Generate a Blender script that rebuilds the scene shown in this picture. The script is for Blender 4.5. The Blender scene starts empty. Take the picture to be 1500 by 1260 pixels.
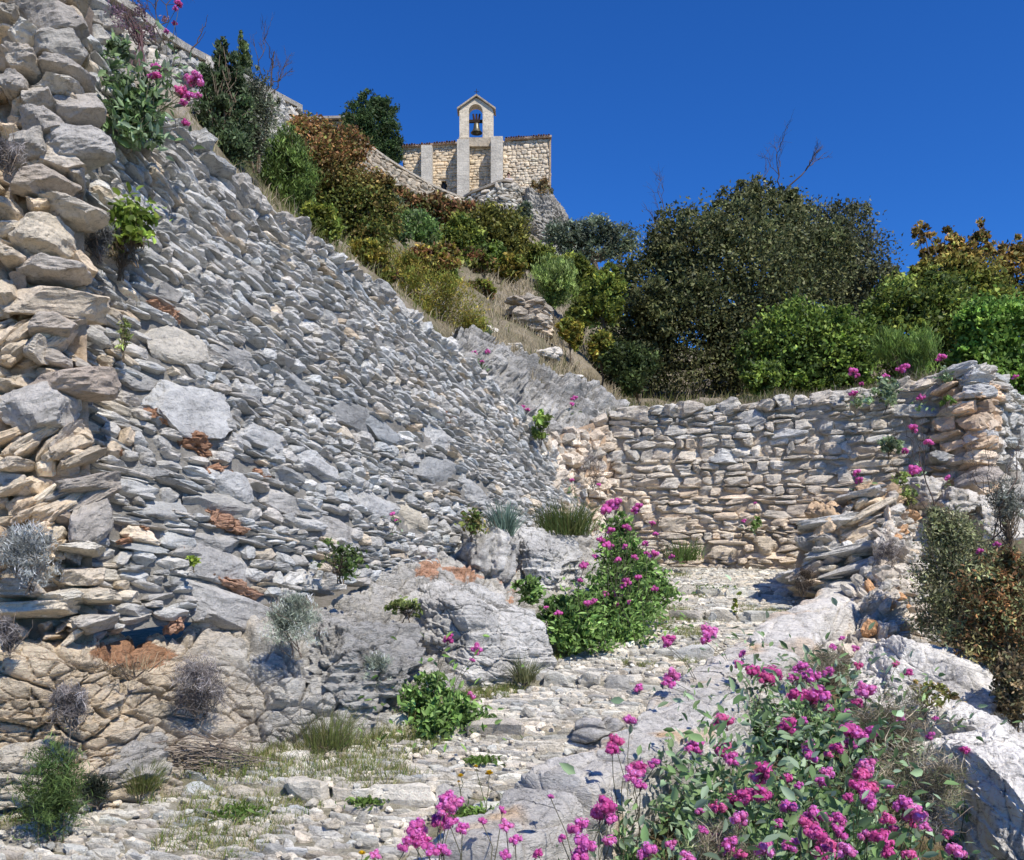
import bpy, math
import numpy as np
from mathutils import Vector

# ------------------------------------------------------------------ basics
K = 1300.0      # focal length of the photograph in its own pixels
H0 = 800.0      # row of eye level
EYE = 1.6
rng = np.random.default_rng(11)
SC = bpy.context.scene
COL = SC.collection

def P(px, py, Y):
    return np.array([(px - 750.0) / K * Y, Y, EYE + (H0 - py) / K * Y])

def proj(V):
    V = np.asarray(V, float)
    y = np.maximum(V[..., 1], .2)
    return 750 + K * V[..., 0] / y, H0 - K * (V[..., 2] - EYE) / y

def zpath(Y):
    return 0.149 * (np.asarray(Y, float) - 4.5)

# ------------------------------------------------------------------ noise
def _hash(ix, iy, iz, seed):
    h = (ix.astype(np.int64) * 374761393 + iy.astype(np.int64) * 668265263 + iz.astype(np.int64) * 2147483647 + seed * 974634777) & 0xFFFFFFFF
    h = ((h ^ (h >> 13)) * 1274126177) & 0xFFFFFFFF
    h = ((h ^ (h >> 15)) * 2246822519) & 0xFFFFFFFF
    return ((h ^ (h >> 16)) & 0xFFFFFF) / float(0xFFFFFF)

def vnoise(p, seed=0):
    p = np.asarray(p, float)
    i = np.floor(p); f = p - i
    f = f * f * f * (f * (f * 6 - 15) + 10)
    i = i.astype(np.int64)
    r = 0
    for dx in (0, 1):
        wx = f[..., 0] if dx else 1 - f[..., 0]
        for dy in (0, 1):
            wy = f[..., 1] if dy else 1 - f[..., 1]
            for dz in (0, 1):
                wz = f[..., 2] if dz else 1 - f[..., 2]
                r = r + wx * wy * wz * _hash(i[..., 0] + dx, i[..., 1] + dy, i[..., 2] + dz, seed)
    return r * 2 - 1

def fbm(p, oc=4, seed=0, gain=.5):
    r = 0; a = 1.0; p = np.asarray(p, float)
    for k in range(oc):
        r = r + a * vnoise(p, seed + k * 17); p = p * 2.03 + 5.3; a *= gain
    return r

def voro(p, seed=0):
    p = np.asarray(p, float); i = np.floor(p).astype(np.int64); f = p - i
    F1 = np.full(p.shape[:-1], 9.); F2 = F1.copy(); ID = np.zeros(p.shape[:-1])
    for dx in (-1, 0, 1):
        for dy in (-1, 0, 1):
            for dz in (-1, 0, 1):
                c = (i[..., 0] + dx, i[..., 1] + dy, i[..., 2] + dz)
                d = np.sqrt((dx + _hash(*c, seed) - f[..., 0]) ** 2 + (dy + _hash(*c, seed + 1) - f[..., 1]) ** 2 + (dz + _hash(*c, seed + 2) - f[..., 2]) ** 2)
                near = d < F1
                F2 = np.where(near, F1, np.minimum(F2, d)); ID = np.where(near, _hash(*c, seed + 3), ID); F1 = np.where(near, d, F1)
    return F1, F2, ID

def nrm(v):
    return v / np.maximum(np.linalg.norm(v, axis=-1, keepdims=True), 1e-9)

# ------------------------------------------------------------------ objects
def props(o, label=None, cat=None, group=None, kind=None):
    if label: o['label'] = label
    if cat: o['category'] = cat
    if group: o['group'] = group
    if kind: o['kind'] = kind
    return o

def thing(name, label, cat, base, group=None):
    o = bpy.data.objects.new(name, None); COL.objects.link(o)
    o.empty_display_size = .2
    o.location = Vector([float(x) for x in base])
    return props(o, label, cat, group)

def mesh_np(name, V, F, col=None, smooth=True):
    V = np.asarray(V, np.float32)
    Fs = [f for f in (F if isinstance(F, list) else [F]) if len(f)]
    me = bpy.data.meshes.new(name)
    nl = sum(f.size for f in Fs); nf = sum(len(f) for f in Fs)
    me.vertices.add(len(V)); me.vertices.foreach_set('co', V.ravel())
    me.loops.add(nl); me.loops.foreach_set('vertex_index', np.concatenate([f.ravel() for f in Fs]).astype(np.int32))
    me.polygons.add(nf)
    tot = np.concatenate([np.full(len(f), f.shape[1]) for f in Fs]).astype(np.int32)
    st = np.concatenate([[0], np.cumsum(tot)[:-1]]).astype(np.int32)
    me.polygons.foreach_set('loop_start', st)
    try: me.polygons.foreach_set('loop_total', tot)
    except Exception: pass
    me.polygons.foreach_set('use_smooth', np.full(nf, smooth))
    if col is not None:
        a = me.color_attributes.new('Col', 'FLOAT_COLOR', 'POINT')
        c = np.ones((len(V), 4), np.float32); c[:, :3] = col
        a.data.foreach_set('color', c.ravel())
    me.update(calc_edges=True); me.validate()
    return me

FACET = {'stonework', 'large_stone', 'rubble', 'coping', 'stone', 'slab', 'clay_patch'}
def part(name, root, V, F, mat, col=None, smooth=True, parent=None, label=None):
    """one mesh; world coordinates in, stored relative to the thing's base"""
    off = np.array(root.location) if root is not None else np.zeros(3)
    if name in FACET: smooth = False
    me = mesh_np(name, np.asarray(V) - off, F, col, smooth)
    me.materials.append(mat)
    o = bpy.data.objects.new(name, me); COL.objects.link(o)
    if root is not None: o.parent = parent or root
    if label: o['label'] = label
    return o

def solo(name, V, F, mat, col=None, label=None, cat=None, group=None, kind=None, smooth=True, origin=None):
    """a thing or a piece of the setting that is one mesh"""
    V = np.asarray(V)
    if origin is None: origin = np.array([V[:, 0].mean(), V[:, 1].mean(), V[:, 2].min()])
    me = mesh_np(name, V - origin, F, col, smooth); me.materials.append(mat)
    o = bpy.data.objects.new(name, me); COL.objects.link(o); o.location = Vector([float(x) for x in origin])
    return props(o, label, cat, group, kind)

class MB:
    def __init__(s): s.V = []; s.Q = []; s.T = []; s.C = []; s.n = 0
    def add(s, V, F, col=None):
        V = np.asarray(V, float).reshape(-1, 3); F = np.asarray(F)
        (s.Q if F.shape[1] == 4 else s.T).append(F + s.n)
        s.V.append(V); s.C.append(np.broadcast_to(np.asarray(col if col is not None else (.5, .5, .5), float), V.shape)); s.n += len(V)
        return s
    def get(s):
        F = []
        if s.Q: F.append(np.concatenate(s.Q))
        if s.T: F.append(np.concatenate(s.T))
        return np.concatenate(s.V), F, np.concatenate(s.C)
    def part(s, name, root, mat, **k):
        V, F, C = s.get(); return part(name, root, V, F, mat, C, **k)
    def solo(s, name, mat, **k):
        V, F, C = s.get(); return solo(name, V, F, mat, C, **k)

# ------------------------------------------------------------------ materials
def new_mat(name):
    m = bpy.data.materials.new(name); m.use_nodes = True
    nt = m.node_tree; nt.nodes.clear()
    out = nt.nodes.new('ShaderNodeOutputMaterial')
    def N(t, **kw):
        n = nt.nodes.new(t)
        for k, v in kw.items():
            if k in n.inputs: n.inputs[k].default_value = v
            else: setattr(n, k, v)
        return n
    return m, nt, N, nt.links.new, out

def ramp(N, L, src, stops):
    r = N('ShaderNodeValToRGB'); e = r.color_ramp.elements
    while len(e) < len(stops): e.new(.5)
    for i, (p, c) in enumerate(stops):
        e[i].position = p; e[i].color = (c, c, c, 1) if not isinstance(c, tuple) else (*c, 1)
    L(src, r.inputs[0]); return r.outputs[0]

def mul(N, L, a, b, fac=1.0):
    m = N('ShaderNodeMix', data_type='RGBA', blend_type='MULTIPLY'); m.inputs[0].default_value = fac
    L(a, m.inputs[6]); L(b, m.inputs[7]); return m.outputs[2]

def mat_stone(name, sc=1.0, bump=.5, strata=0.0, lichen_ao=.55, crack=.5, pits=.5, gain=1.3):
    m, nt, N, L, out = new_mat(name)
    tc = N('ShaderNodeTexCoord'); at = N('ShaderNodeAttribute', attribute_name='Col')
    mp = N('ShaderNodeMapping'); mp.inputs['Scale'].default_value = (sc, sc, sc * (1 + 2.2 * strata)); mp.inputs['Rotation'].default_value = (.12, .1, 0); L(tc.outputs['Object'], mp.inputs[0])
    v = mp.outputs[0]
    n1 = N('ShaderNodeTexNoise', Scale=3.2, Detail=8.0, Roughness=.65); L(v, n1.inputs['Vector'])
    n2 = N('ShaderNodeTexNoise', Scale=17.0, Detail=9.0, Roughness=.75); L(v, n2.inputs['Vector'])
    n3 = N('ShaderNodeTexNoise', Scale=60.0, Detail=5.0, Roughness=.75); L(v, n3.inputs['Vector'])
    sm = N('ShaderNodeMapping'); sm.inputs['Scale'].default_value = (1, 1, 3.2); L(v, sm.inputs[0])
    n4 = N('ShaderNodeTexNoise', Scale=13.0, Detail=6.0, Roughness=.7); n4.inputs['Distortion'].default_value = .6; L(sm.outputs[0], n4.inputs['Vector'])
    vo = N('ShaderNodeTexVoronoi', Scale=7.0, feature='DISTANCE_TO_EDGE')
    vs = N('ShaderNodeTexNoise', Scale=5.0, Detail=5.0, Roughness=.65); L(v, vs.inputs['Vector'])
    va = N('ShaderNodeMix', data_type='RGBA'); va.inputs[0].default_value = .42; L(v, va.inputs[6]); L(vs.outputs['Color'], va.inputs[7]); L(va.outputs[2], vo.inputs['Vector'])
    cmask = ramp(N, L, n1.outputs[0], [(.42, 0.0), (.58, 1.0)])       # cracks only in places
    ce = ramp(N, L, vo.outputs[0], [(.0, 0.0), (.03, 1.0), (1., 1.0)])
    cx = N('ShaderNodeMix', data_type='RGBA'); L(cmask, cx.inputs[0]); L(ce, cx.inputs[6]); cx.inputs[7].default_value = (1, 1, 1, 1)
    c = mul(N, L, at.outputs['Color'], ramp(N, L, n1.outputs[0], [(.25, .74), (.5, 1.0), (.72, 1.2)]))
    c = mul(N, L, c, ramp(N, L, n2.outputs[0], [(.3, .45), (.45, .95), (.7, 1.2)]), lichen_ao + .25)  # lichen mottling, plus occlusion-like shade painted into the hollows
    pit = ramp(N, L, n4.outputs[0], [(.33, .12), (.40, .75), (.46, 1.0)])
    c = mul(N, L, c, pit, pits)  # pits darkened in the colour, imitating occlusion
    c = mul(N, L, c, ramp(N, L, n3.outputs[0], [(.32, .35), (.44, 1.0), (.75, 1.12)]), lichen_ao)
    dk = ramp(N, L, cx.outputs[2], [(0, .3), (1, 1.0)]); c = mul(N, L, c, dk, crack)
    gn = N('ShaderNodeVectorMath', operation='MULTIPLY'); L(c, gn.inputs[0]); gn.inputs[1].default_value = (gain * 1.05, gain, gain * .91); c = gn.outputs[0]
    b = N('ShaderNodeBsdfPrincipled', Roughness=.95); b.inputs['Specular IOR Level'].default_value = .08
    L(c, b.inputs['Base Color'])
    def madd(a, k, e=None):
        q = N('ShaderNodeMath', operation='MULTIPLY_ADD'); L(a, q.inputs[0]); q.inputs[1].default_value = k
        if e is None: q.inputs[2].default_value = 0
        else: L(e, q.inputs[2])
        return q.outputs[0]
    h = madd(n3.outputs[0], .3); h = madd(n2.outputs[0], 1.0, h); h = madd(pit, .28 * pits, h); h = madd(cx.outputs[2], .3 * crack, h)
    bp = N('ShaderNodeBump', Strength=bump, Distance=.06 / sc); L(h, bp.inputs['Height']); L(bp.outputs[0], b.inputs['Normal'])
    L(b.outputs[0], out.inputs[0]); return m

def mat_leaf(name, trans=.3, rough=.55, spec=.3):
    m, nt, N, L, out = new_mat(name)
    at = N('ShaderNodeAttribute', attribute_name='Col')
    b = N('ShaderNodeBsdfPrincipled', Roughness=rough); b.inputs['Specular IOR Level'].default_value = spec
    t = N('ShaderNodeBsdfTranslucent'); mx = N('ShaderNodeMixShader'); mx.inputs[0].default_value = trans
    g = N('ShaderNodeGamma'); g.inputs[1].default_value = .92
    L(at.outputs['Color'], b.inputs['Base Color']); L(at.outputs['Color'], g.inputs[0]); L(g.outputs[0], t.inputs[0])
    L(b.outputs[0], mx.inputs[1]); L(t.outputs[0], mx.inputs[2]); L(mx.outputs[0], out.inputs[0]); return m

def mat_plain(name, col, rough=.8, metal=0.0, nscale=6.0, var=.35):
    m, nt, N, L, out = new_mat(name)
    tc = N('ShaderNodeTexCoord'); n = N('ShaderNodeTexNoise', Scale=nscale, Detail=6.0, Roughness=.65); L(tc.outputs['Object'], n.inputs['Vector'])
    rgb = N('ShaderNodeRGB'); rgb.outputs[0].default_value = (*col, 1)
    c = mul(N, L, rgb.outputs[0], ramp(N, L, n.outputs[0], [(.3, 1 - var), (.7, 1 + var * .6)]))
    b = N('ShaderNodeBsdfPrincipled', Roughness=rough, Metallic=metal); L(c, b.inputs['Base Color'])
    bp = N('ShaderNodeBump', Strength=.3, Distance=.02); L(n.outputs[0], bp.inputs['Height']); L(bp.outputs[0], b.inputs['Normal'])
    L(b.outputs[0], out.inputs[0]); return m

def mat_ground(name, c1, c2, c3, sc=1.0):
    m, nt, N, L, out = new_mat(name)
    tc = N('ShaderNodeTexCoord')
    n = N('ShaderNodeTexNoise', Scale=1.1 * sc, Detail=9.0, Roughness=.7); L(tc.outputs['Object'], n.inputs['Vector'])
    n2 = N('ShaderNodeTexNoise', Scale=28. * sc, Detail=6.0, Roughness=.7); L(tc.outputs['Object'], n2.inputs['Vector'])
    c = ramp(N, L, n.outputs[0], [(.36, c1), (.5, c2), (.64, c3)])
    c = mul(N, L, c, ramp(N, L, n2.outputs[0], [(.3, .55), (.55, 1.0), (.75, 1.25)]))
    b = N('ShaderNodeBsdfPrincipled', Roughness=.95); L(c, b.inputs['Base Color']); b.inputs['Specular IOR Level'].default_value = .1
    bp = N('ShaderNodeBump', Strength=.7, Distance=.04); L(n2.outputs[0], bp.inputs['Height']); L(bp.outputs[0], b.inputs['Normal'])
    L(b.outputs[0], out.inputs[0]); return m

M_STONE = mat_stone('limestone', 1.0, .75, lichen_ao=.55, crack=.3, pits=.5, gain=1.38)
M_ROCK = mat_stone('rock_limestone', .8, 1.0, strata=.35, lichen_ao=.55, crack=.8, pits=.7, gain=1.75)
M_BOULDER = mat_stone('boulder_limestone', .9, .8, strata=.2, lichen_ao=.5, crack=.7, pits=.65, gain=1.75)
M_KERB = mat_stone('kerb_limestone', .9, .8, strata=.5, lichen_ao=.45, crack=.7, pits=.6, gain=1.62)
M_PAVE = mat_stone('paving_limestone', 1.3, .8, lichen_ao=.45, crack=.3, pits=.5, gain=1.68)
M_FAR = mat_stone('far_masonry', .45, .7, lichen_ao=.3, crack=.6)
def mat_mason():
    m, nt, N, L, out = new_mat('chapel_masonry')
    tc = N('ShaderNodeTexCoord'); at = N('ShaderNodeAttribute', attribute_name='Col'); sx = N('ShaderNodeSeparateXYZ'); L(tc.outputs['Object'], sx.inputs[0])
    ad = N('ShaderNodeMath', operation='ADD'); L(sx.outputs[0], ad.inputs[0]); L(sx.outputs[1], ad.inputs[1])
    cb = N('ShaderNodeCombineXYZ'); L(ad.outputs[0], cb.inputs[0]); L(sx.outputs[2], cb.inputs[1])
    br = N('ShaderNodeTexBrick', Scale=1.0); br.inputs['Brick Width'].default_value = .62; br.inputs['Row Height'].default_value = .31; br.inputs['Mortar Size'].default_value = .012; br.inputs['Mortar Smooth'].default_value = .4
    br.inputs['Color1'].default_value = (.8, .8, .8, 1); br.inputs['Color2'].default_value = (1.12, 1.1, 1.06, 1); br.inputs['Mortar'].default_value = (.62, .6, .56, 1); L(cb.outputs[0], br.inputs['Vector'])
    n1 = N('ShaderNodeTexNoise', Scale=.9, Detail=8.0, Roughness=.7); L(tc.outputs['Object'], n1.inputs['Vector'])
    n2 = N('ShaderNodeTexNoise', Scale=9.0, Detail=8.0, Roughness=.7); L(tc.outputs['Object'], n2.inputs['Vector'])
    c = mul(N, L, at.outputs['Color'], br.outputs[0], .6); c = mul(N, L, c, ramp(N, L, n1.outputs[0], [(.3, .66), (.5, 1.0), (.7, 1.15)])); c = mul(N, L, c, ramp(N, L, n2.outputs[0], [(.3, .6), (.5, 1.0), (.7, 1.15)]))
    b = N('ShaderNodeBsdfPrincipled', Roughness=.95); L(c, b.inputs['Base Color']); bp = N('ShaderNodeBump', Strength=.6, Distance=.08); L(n2.outputs[0], bp.inputs['Height']); L(bp.outputs[0], b.inputs['Normal']); L(b.outputs[0], out.inputs[0]); return m
M_MASON = mat_mason()
M_CLAY = mat_stone('red_clay', 2.0, .8, lichen_ao=.4, crack=.2, gain=1.15)
M_LEAF = mat_leaf('leaf')
M_DRY = mat_leaf('dry_blade', .2, .8, .1)
M_PETAL = mat_leaf('petal', .35, .6, .15)
M_BARK = mat_stone('bark', 3.0, .6, lichen_ao=.4, crack=.2, gain=1.1)
M_IRON = mat_plain('iron', (.03, .03, .032), .6, .6)
M_BRONZE = mat_plain('bell_bronze', (.16, .15, .11), .45, .7)
M_DARKIN = mat_plain('window_dark', (.02, .018, .015), .5)
M_TILE = mat_stone('roof_tile', 1.0, .5, lichen_ao=.3, crack=.2)
M_HILL = mat_ground('hill_soil', (.10, .10, .05), (.24, .20, .13), (.36, .31, .24), .6)
M_BED = mat_ground('bed_soil', (.08, .065, .035), (.2, .15, .085), (.34, .29, .2), 2.0)
M_PATHSOIL = mat_ground('path_soil', (.16, .15, .08), (.34, .31, .23), (.46, .43, .36), 1.5)
M_SKIN = mat_plain('skin', (.55, .33, .24), .6, var=.1)
M_HAIR = mat_plain('hair', (.12, .06, .03), .7, var=.2)
M_CLOTH = mat_plain('shirt_cloth', (.62, .55, .5), .9, var=.15)
M_TROUSER = mat_plain('trouser_cloth', (.05, .06, .1), .9, var=.15)

# ------------------------------------------------------------------ stones
_T = {}
def cube_t(n):
    if n in _T: return _T[n]
    idx = {}; V = []; Q = []
    def vid(a):
        k = tuple(int(round(x * n)) for x in a)
        if k not in idx: idx[k] = len(V); V.append(a)
        return idx[k]
    g = np.linspace(-1, 1, n + 1)
    for ax in range(3):
        for sg in (-1, 1):
            for i in range(n):
                for j in range(n):
                    q = []
                    for (a, b) in ((i, j), (i + 1, j), (i + 1, j + 1), (i, j + 1)):
                        p = [0, 0, 0]; p[ax] = sg; p[(ax + 1) % 3] = g[a]; p[(ax + 2) % 3] = g[b]; q.append(vid(tuple(p)))
                    Q.append(q if sg > 0 else q[::-1])
    _T[n] = (np.array(V, float), np.array(Q)); return _T[n]

def stones(C, T, U, Nn, half, col, n=4, rough=.13, cuts=7, pw=(3., 9.), seed=0, ledge=.035):
    """N lumps of broken stone: rounded boxes with random planar chops. returns V, F, Ccol"""
    r = np.random.default_rng(seed + 5); N = len(C)
    v, q = cube_t(n)
    p = r.uniform(*pw, N)[:, None, None]
    a = np.abs(v)[None] + 1e-6
    X = v[None] / (np.sum(a ** p, axis=2, keepdims=True)) ** (1 / p)
    for k in range(cuts):
        d = nrm(r.normal(size=(N, 3)) * np.array([1, .8, .8])); h = r.uniform(.66, 1.12, (N, 1))
        e = np.maximum(np.einsum('nmk,nk->nm', X, d) - h, 0)
        X = X - e[..., None] * d[:, None, :]
    off = r.uniform(0, 60, (N, 1, 3))
    X = X * (1 + rough * vnoise(X * 1.3 + off, 3) + rough * .6 * vnoise(X * 3.1 + off, 4) + (rough * .5 * vnoise(X * 7.3 + off, 6) if n >= 5 else 0))[..., None]
    if n >= 5: X[..., 1] += ledge * np.round(vnoise(X * np.array([.7, 2.6, .7]) + off, 8) * 2.2) * (np.abs(X[..., 1]) > .2)
    X = X * half[:, None, :]
    W = C[:, None, :] + X[..., :1] * T[:, None] + X[..., 1:2] * U[:, None] + X[..., 2:3] * Nn[:, None]
    M = len(v)
    F = (q[None] + (np.arange(N) * M)[:, None, None]).reshape(-1, 4)
    cc = np.repeat(col[:, None], M, axis=1).reshape(-1, 3)
    return W.reshape(-1, 3), F, cc

def orient_quads(T, U, Nn):
    return np.sum(np.cross(T, U) * Nn, axis=1) < 0

class Surf:
    """smooth surface through columns of control points (each column bottom -> top)"""
    def __init__(s, cols):
        s.c = np.array([[P(*p) if not isinstance(p, np.ndarray) else p for p in col] for col in cols], float)
        s.n, s.r = s.c.shape[:2]
        mid = s.c.mean(axis=1)
        s.cum = np.concatenate([[0], np.cumsum(np.linalg.norm(np.diff(mid, axis=0), axis=1))]); s.L = s.cum[-1]
    @staticmethod
    def _cr(A, t):
        n = len(A); i = np.clip(np.floor(t).astype(int), 0, n - 2); f = (t - i)
        f = f.reshape(f.shape + (1,) * (A.ndim - 1))
        p1 = A[i]; p2 = A[i + 1]
        p0 = np.where((i > 0).reshape(f.shape), A[np.maximum(i - 1, 0)], 2 * p1 - p2)
        p3 = np.where((i < n - 2).reshape(f.shape), A[np.minimum(i + 2, n - 1)], 2 * p2 - p1)
        return .5 * (2 * p1 + (p2 - p0) * f + (2 * p0 - 5 * p1 + 4 * p2 - p3) * f ** 2 + (3 * p1 - p0 - 3 * p2 + p3) * f ** 3)
    def ev(s, a, v):
        a = np.atleast_1d(np.asarray(a, float)); v = np.broadcast_to(np.asarray(v, float), a.shape)
        col = s._cr(s.c, np.interp(a, s.cum, np.arange(s.n)))      # (N,R,3)
        if s.r == 2: return col[:, 0] * (1 - v)[:, None] + col[:, 1] * v[:, None]
        t = np.clip(v, 0, 1) * (s.r - 1)
        return s._cr(np.swapaxes(col, 0, 1), t)[np.arange(len(a)), np.arange(len(a))] if False else s._rows(col, t)
    def _rows(s, col, t):
        R = s.r; i = np.clip(np.floor(t).astype(int), 0, R - 2); f = (t - i)[:, None]; k = np.arange(len(t))
        p1 = col[k, i]; p2 = col[k, i + 1]
        p0 = np.where((i > 0)[:, None], col[k, np.maximum(i - 1, 0)], 2 * p1 - p2)
        p3 = np.where((i < R - 2)[:, None], col[k, np.minimum(i + 2, R - 1)], 2 * p2 - p1)
        return .5 * (2 * p1 + (p2 - p0) * f + (2 * p0 - 5 * p1 + 4 * p2 - p3) * f ** 2 + (3 * p1 - p0 - 3 * p2 + p3) * f ** 3)
    def frame(s, a, v):
        e = .02; ev = .01
        a = np.atleast_1d(np.asarray(a, float)); v = np.broadcast_to(np.asarray(v, float), a.shape)
        T = nrm(s.ev(np.minimum(a + e, s.L), v) - s.ev(np.maximum(a - e, 0), v))
        U = nrm(s.ev(a, np.minimum(v + ev, 1)) - s.ev(a, np.maximum(v - ev, 0)))
        N = nrm(np.cross(T, U))
        pos = s.ev(a, v)
        fl = np.sum(N * (np.array([0, 0, EYE]) - pos), axis=1) < 0
        N[fl] *= -1
        return pos, T, U, N
    def find(s, px, py):
        if not hasattr(s, 'tab'):
            A, Vv = np.meshgrid(np.linspace(0, s.L, 160), np.linspace(0, 1, 80), indexing='ij')
            s.ta, s.tv = A.ravel(), Vv.ravel(); s.tab = np.stack(proj(s.ev(s.ta, s.tv)), 1)
        k = np.argmin((s.tab[:, 0] - px) ** 2 + (s.tab[:, 1] - py) ** 2); return s.ta[k], s.tv[k]
    def grid(s, na, nv, disp=None, sink=0.0):
        A, Vv = np.meshgrid(np.linspace(0, s.L, na), np.linspace(0, 1, nv), indexing='ij')
        pos, T, U, N = s.frame(A.ravel(), Vv.ravel())
        if disp is not None: pos = pos + N * disp(pos)[:, None]
        pos = pos - N * sink
        i = np.arange(na - 1)[:, None] * nv + np.arange(nv - 1)[None]
        Q = np.stack([i, i + nv, i + nv + 1, i + 1], -1).reshape(-1, 4)
        if np.mean(np.sum(np.cross(T, U) * N, axis=1)) < 0: Q = Q[:, ::-1]
        return pos, Q

def course_layout(surf, rowh, wr, tilt=0.0, seed=0, vary=.35, vmin=0.0, vmax=1.0):
    r = np.random.default_rng(seed)
    a = np.linspace(0, surf.L, 200); zb = surf.ev(a, vmin)[:, 2]; zt = surf.ev(a, vmax)[:, 2]
    cmin = (zb + tilt * a).min(); cmax = (zt + tilt * a).max()
    S = []; V = []; Wd = []; Hh = []; c = cmin
    while c < cmax:
        h = rowh * math.exp(r.normal(0, vary)); h = min(max(h, rowh * .5), rowh * 2.0)
        s = -r.uniform(0, wr[1])
        while s < surf.L:
            w = r.uniform(*wr) * (1.7 if r.random() < .1 else 1.0); sc = s + w / 2
            if 0 <= sc <= surf.L:
                hh = h * r.uniform(.8, 1.15); cc = c + h / 2 + r.normal(0, .06) * h
                b0 = np.interp(sc, a, zb); t0 = np.interp(sc, a, zt)
                vv = (cc - tilt * sc - b0) / max(t0 - b0, .05)
                if 0 <= vv <= 1: S.append(sc); V.append(vmin + vv * (vmax - vmin)); Wd.append(w); Hh.append(hh)
            s += w
        c += h
    return map(np.array, (S, V, Wd, Hh))

def rot2(T, U, ang):
    c, s = np.cos(ang)[:, None], np.sin(ang)[:, None]
    return T * c + U * s, U * c - T * s

def lay_courses(mb, surf, rowh, wr, colour, tilt=0.0, seed=0, depth=.12, prot=.03, ang=(0, 5), n=4, skip=None, fill=1.02, rough=.13, cuts=7, pw=(3., 9.), lean=8, inset=0.0, **kw):
    r = np.random.default_rng(seed + 99)
    S, V, Wd, Hh = course_layout(surf, rowh, wr, tilt, seed, **kw)
    pos, T, U, N = surf.frame(S, V)
    T = nrm(T - np.array([0, 0, 1.]) * (tilt if tilt else 0))
    U = nrm(np.cross(N, T)); U[U[:, 2] < 0] *= -1
    px, py = proj(pos)
    keep = np.ones(len(S), bool) if skip is None else ~skip(px, py)
    pos, T, U, N, Wd, Hh, px, py = (x[keep] for x in (pos, T, U, N, Wd, Hh, px, py))
    k = len(pos)
    T, U = rot2(T, U, np.radians(r.normal(ang[0], ang[1], k)))
    U2, N2 = rot2(U, N, np.radians(r.normal(lean * .4, lean, k))); T2, N2 = rot2(T, N2, np.radians(r.normal(0, lean, k)))
    half = np.stack([Wd / 2 * fill, Hh / 2 * fill * 1.05, np.full(k, depth) * r.uniform(.8, 1.2, k)], 1)
    C = pos + N * (r.normal(0, prot, k) - depth * .75 - inset)[:, None]
    fl = np.sum(np.cross(T2, U2) * N2, axis=1) < 0
    T2[fl] *= -1
    V_, F_, C_ = stones(C, T2, U2, N2, half, colour(px, py, r, k), n, rough, cuts, pw, seed)
    mb.add(V_, F_, C_); return mb

def hero(mb, surf, lst, colour, seed=0, depth=.16, prot=.05, n=8, cuts=9, rough=.12, pw=(3.5, 9), fmin=.45):
    """single stones read off the photograph: (px,py,wpx,hpx,tilt_deg[,col[,prot]])"""
    r = np.random.default_rng(seed + 3)
    for q in lst:
        px, py, w, h, t = q[:5]; c = q[5] if len(q) > 5 and q[5] is not None else None; pr = q[6] if len(q) > 6 else prot
        a, v = surf.find(px, py); pos, T, U, N = surf.frame([a], [v])
        Yd = pos[0, 1]
        R = np.array([[1., 0, 0]]); R = nrm(R - N * np.sum(R * N)); f = max(abs(R[0, 0]), fmin)
        Up = nrm(np.cross(N, R)); Up = Up * np.sign(Up[0, 2])
        R, Up = rot2(R, Up, np.radians(np.array([t])))
        if np.sum(np.cross(R, Up) * N) < 0: R = -R
        half = np.array([[w / 2 * Yd / K / f, h / 2 * Yd / K, depth]])
        col = np.array([c]) if c is not None else colour(np.array([px]), np.array([py]), r, 1)
        V_, F_, C_ = stones(pos + N * (pr - depth * .8), R, Up, N, half, col, n, rough, cuts, pw, int(px * 7 + py))
        mb.add(V_, F_, C_)
    return mb

def tone(base, r, k, var=.16, warm=.03):
    base = np.asarray(base, float)
    b = np.exp(r.normal(0, var, k))[:, None]; w = r.normal(0, warm, k)[:, None]
    return np.clip(base * b * np.concatenate([1 + w, np.ones_like(w), 1 - w], 1), .01, .85)

GREY = (.445, .45, .452); LGREY = (.45, .46, .47); BEIGE = (.54, .48, .40); PINK = (.5, .42, .34); CLAY = (.42, .265, .19); WHITE = (.6, .58, .53)

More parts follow.
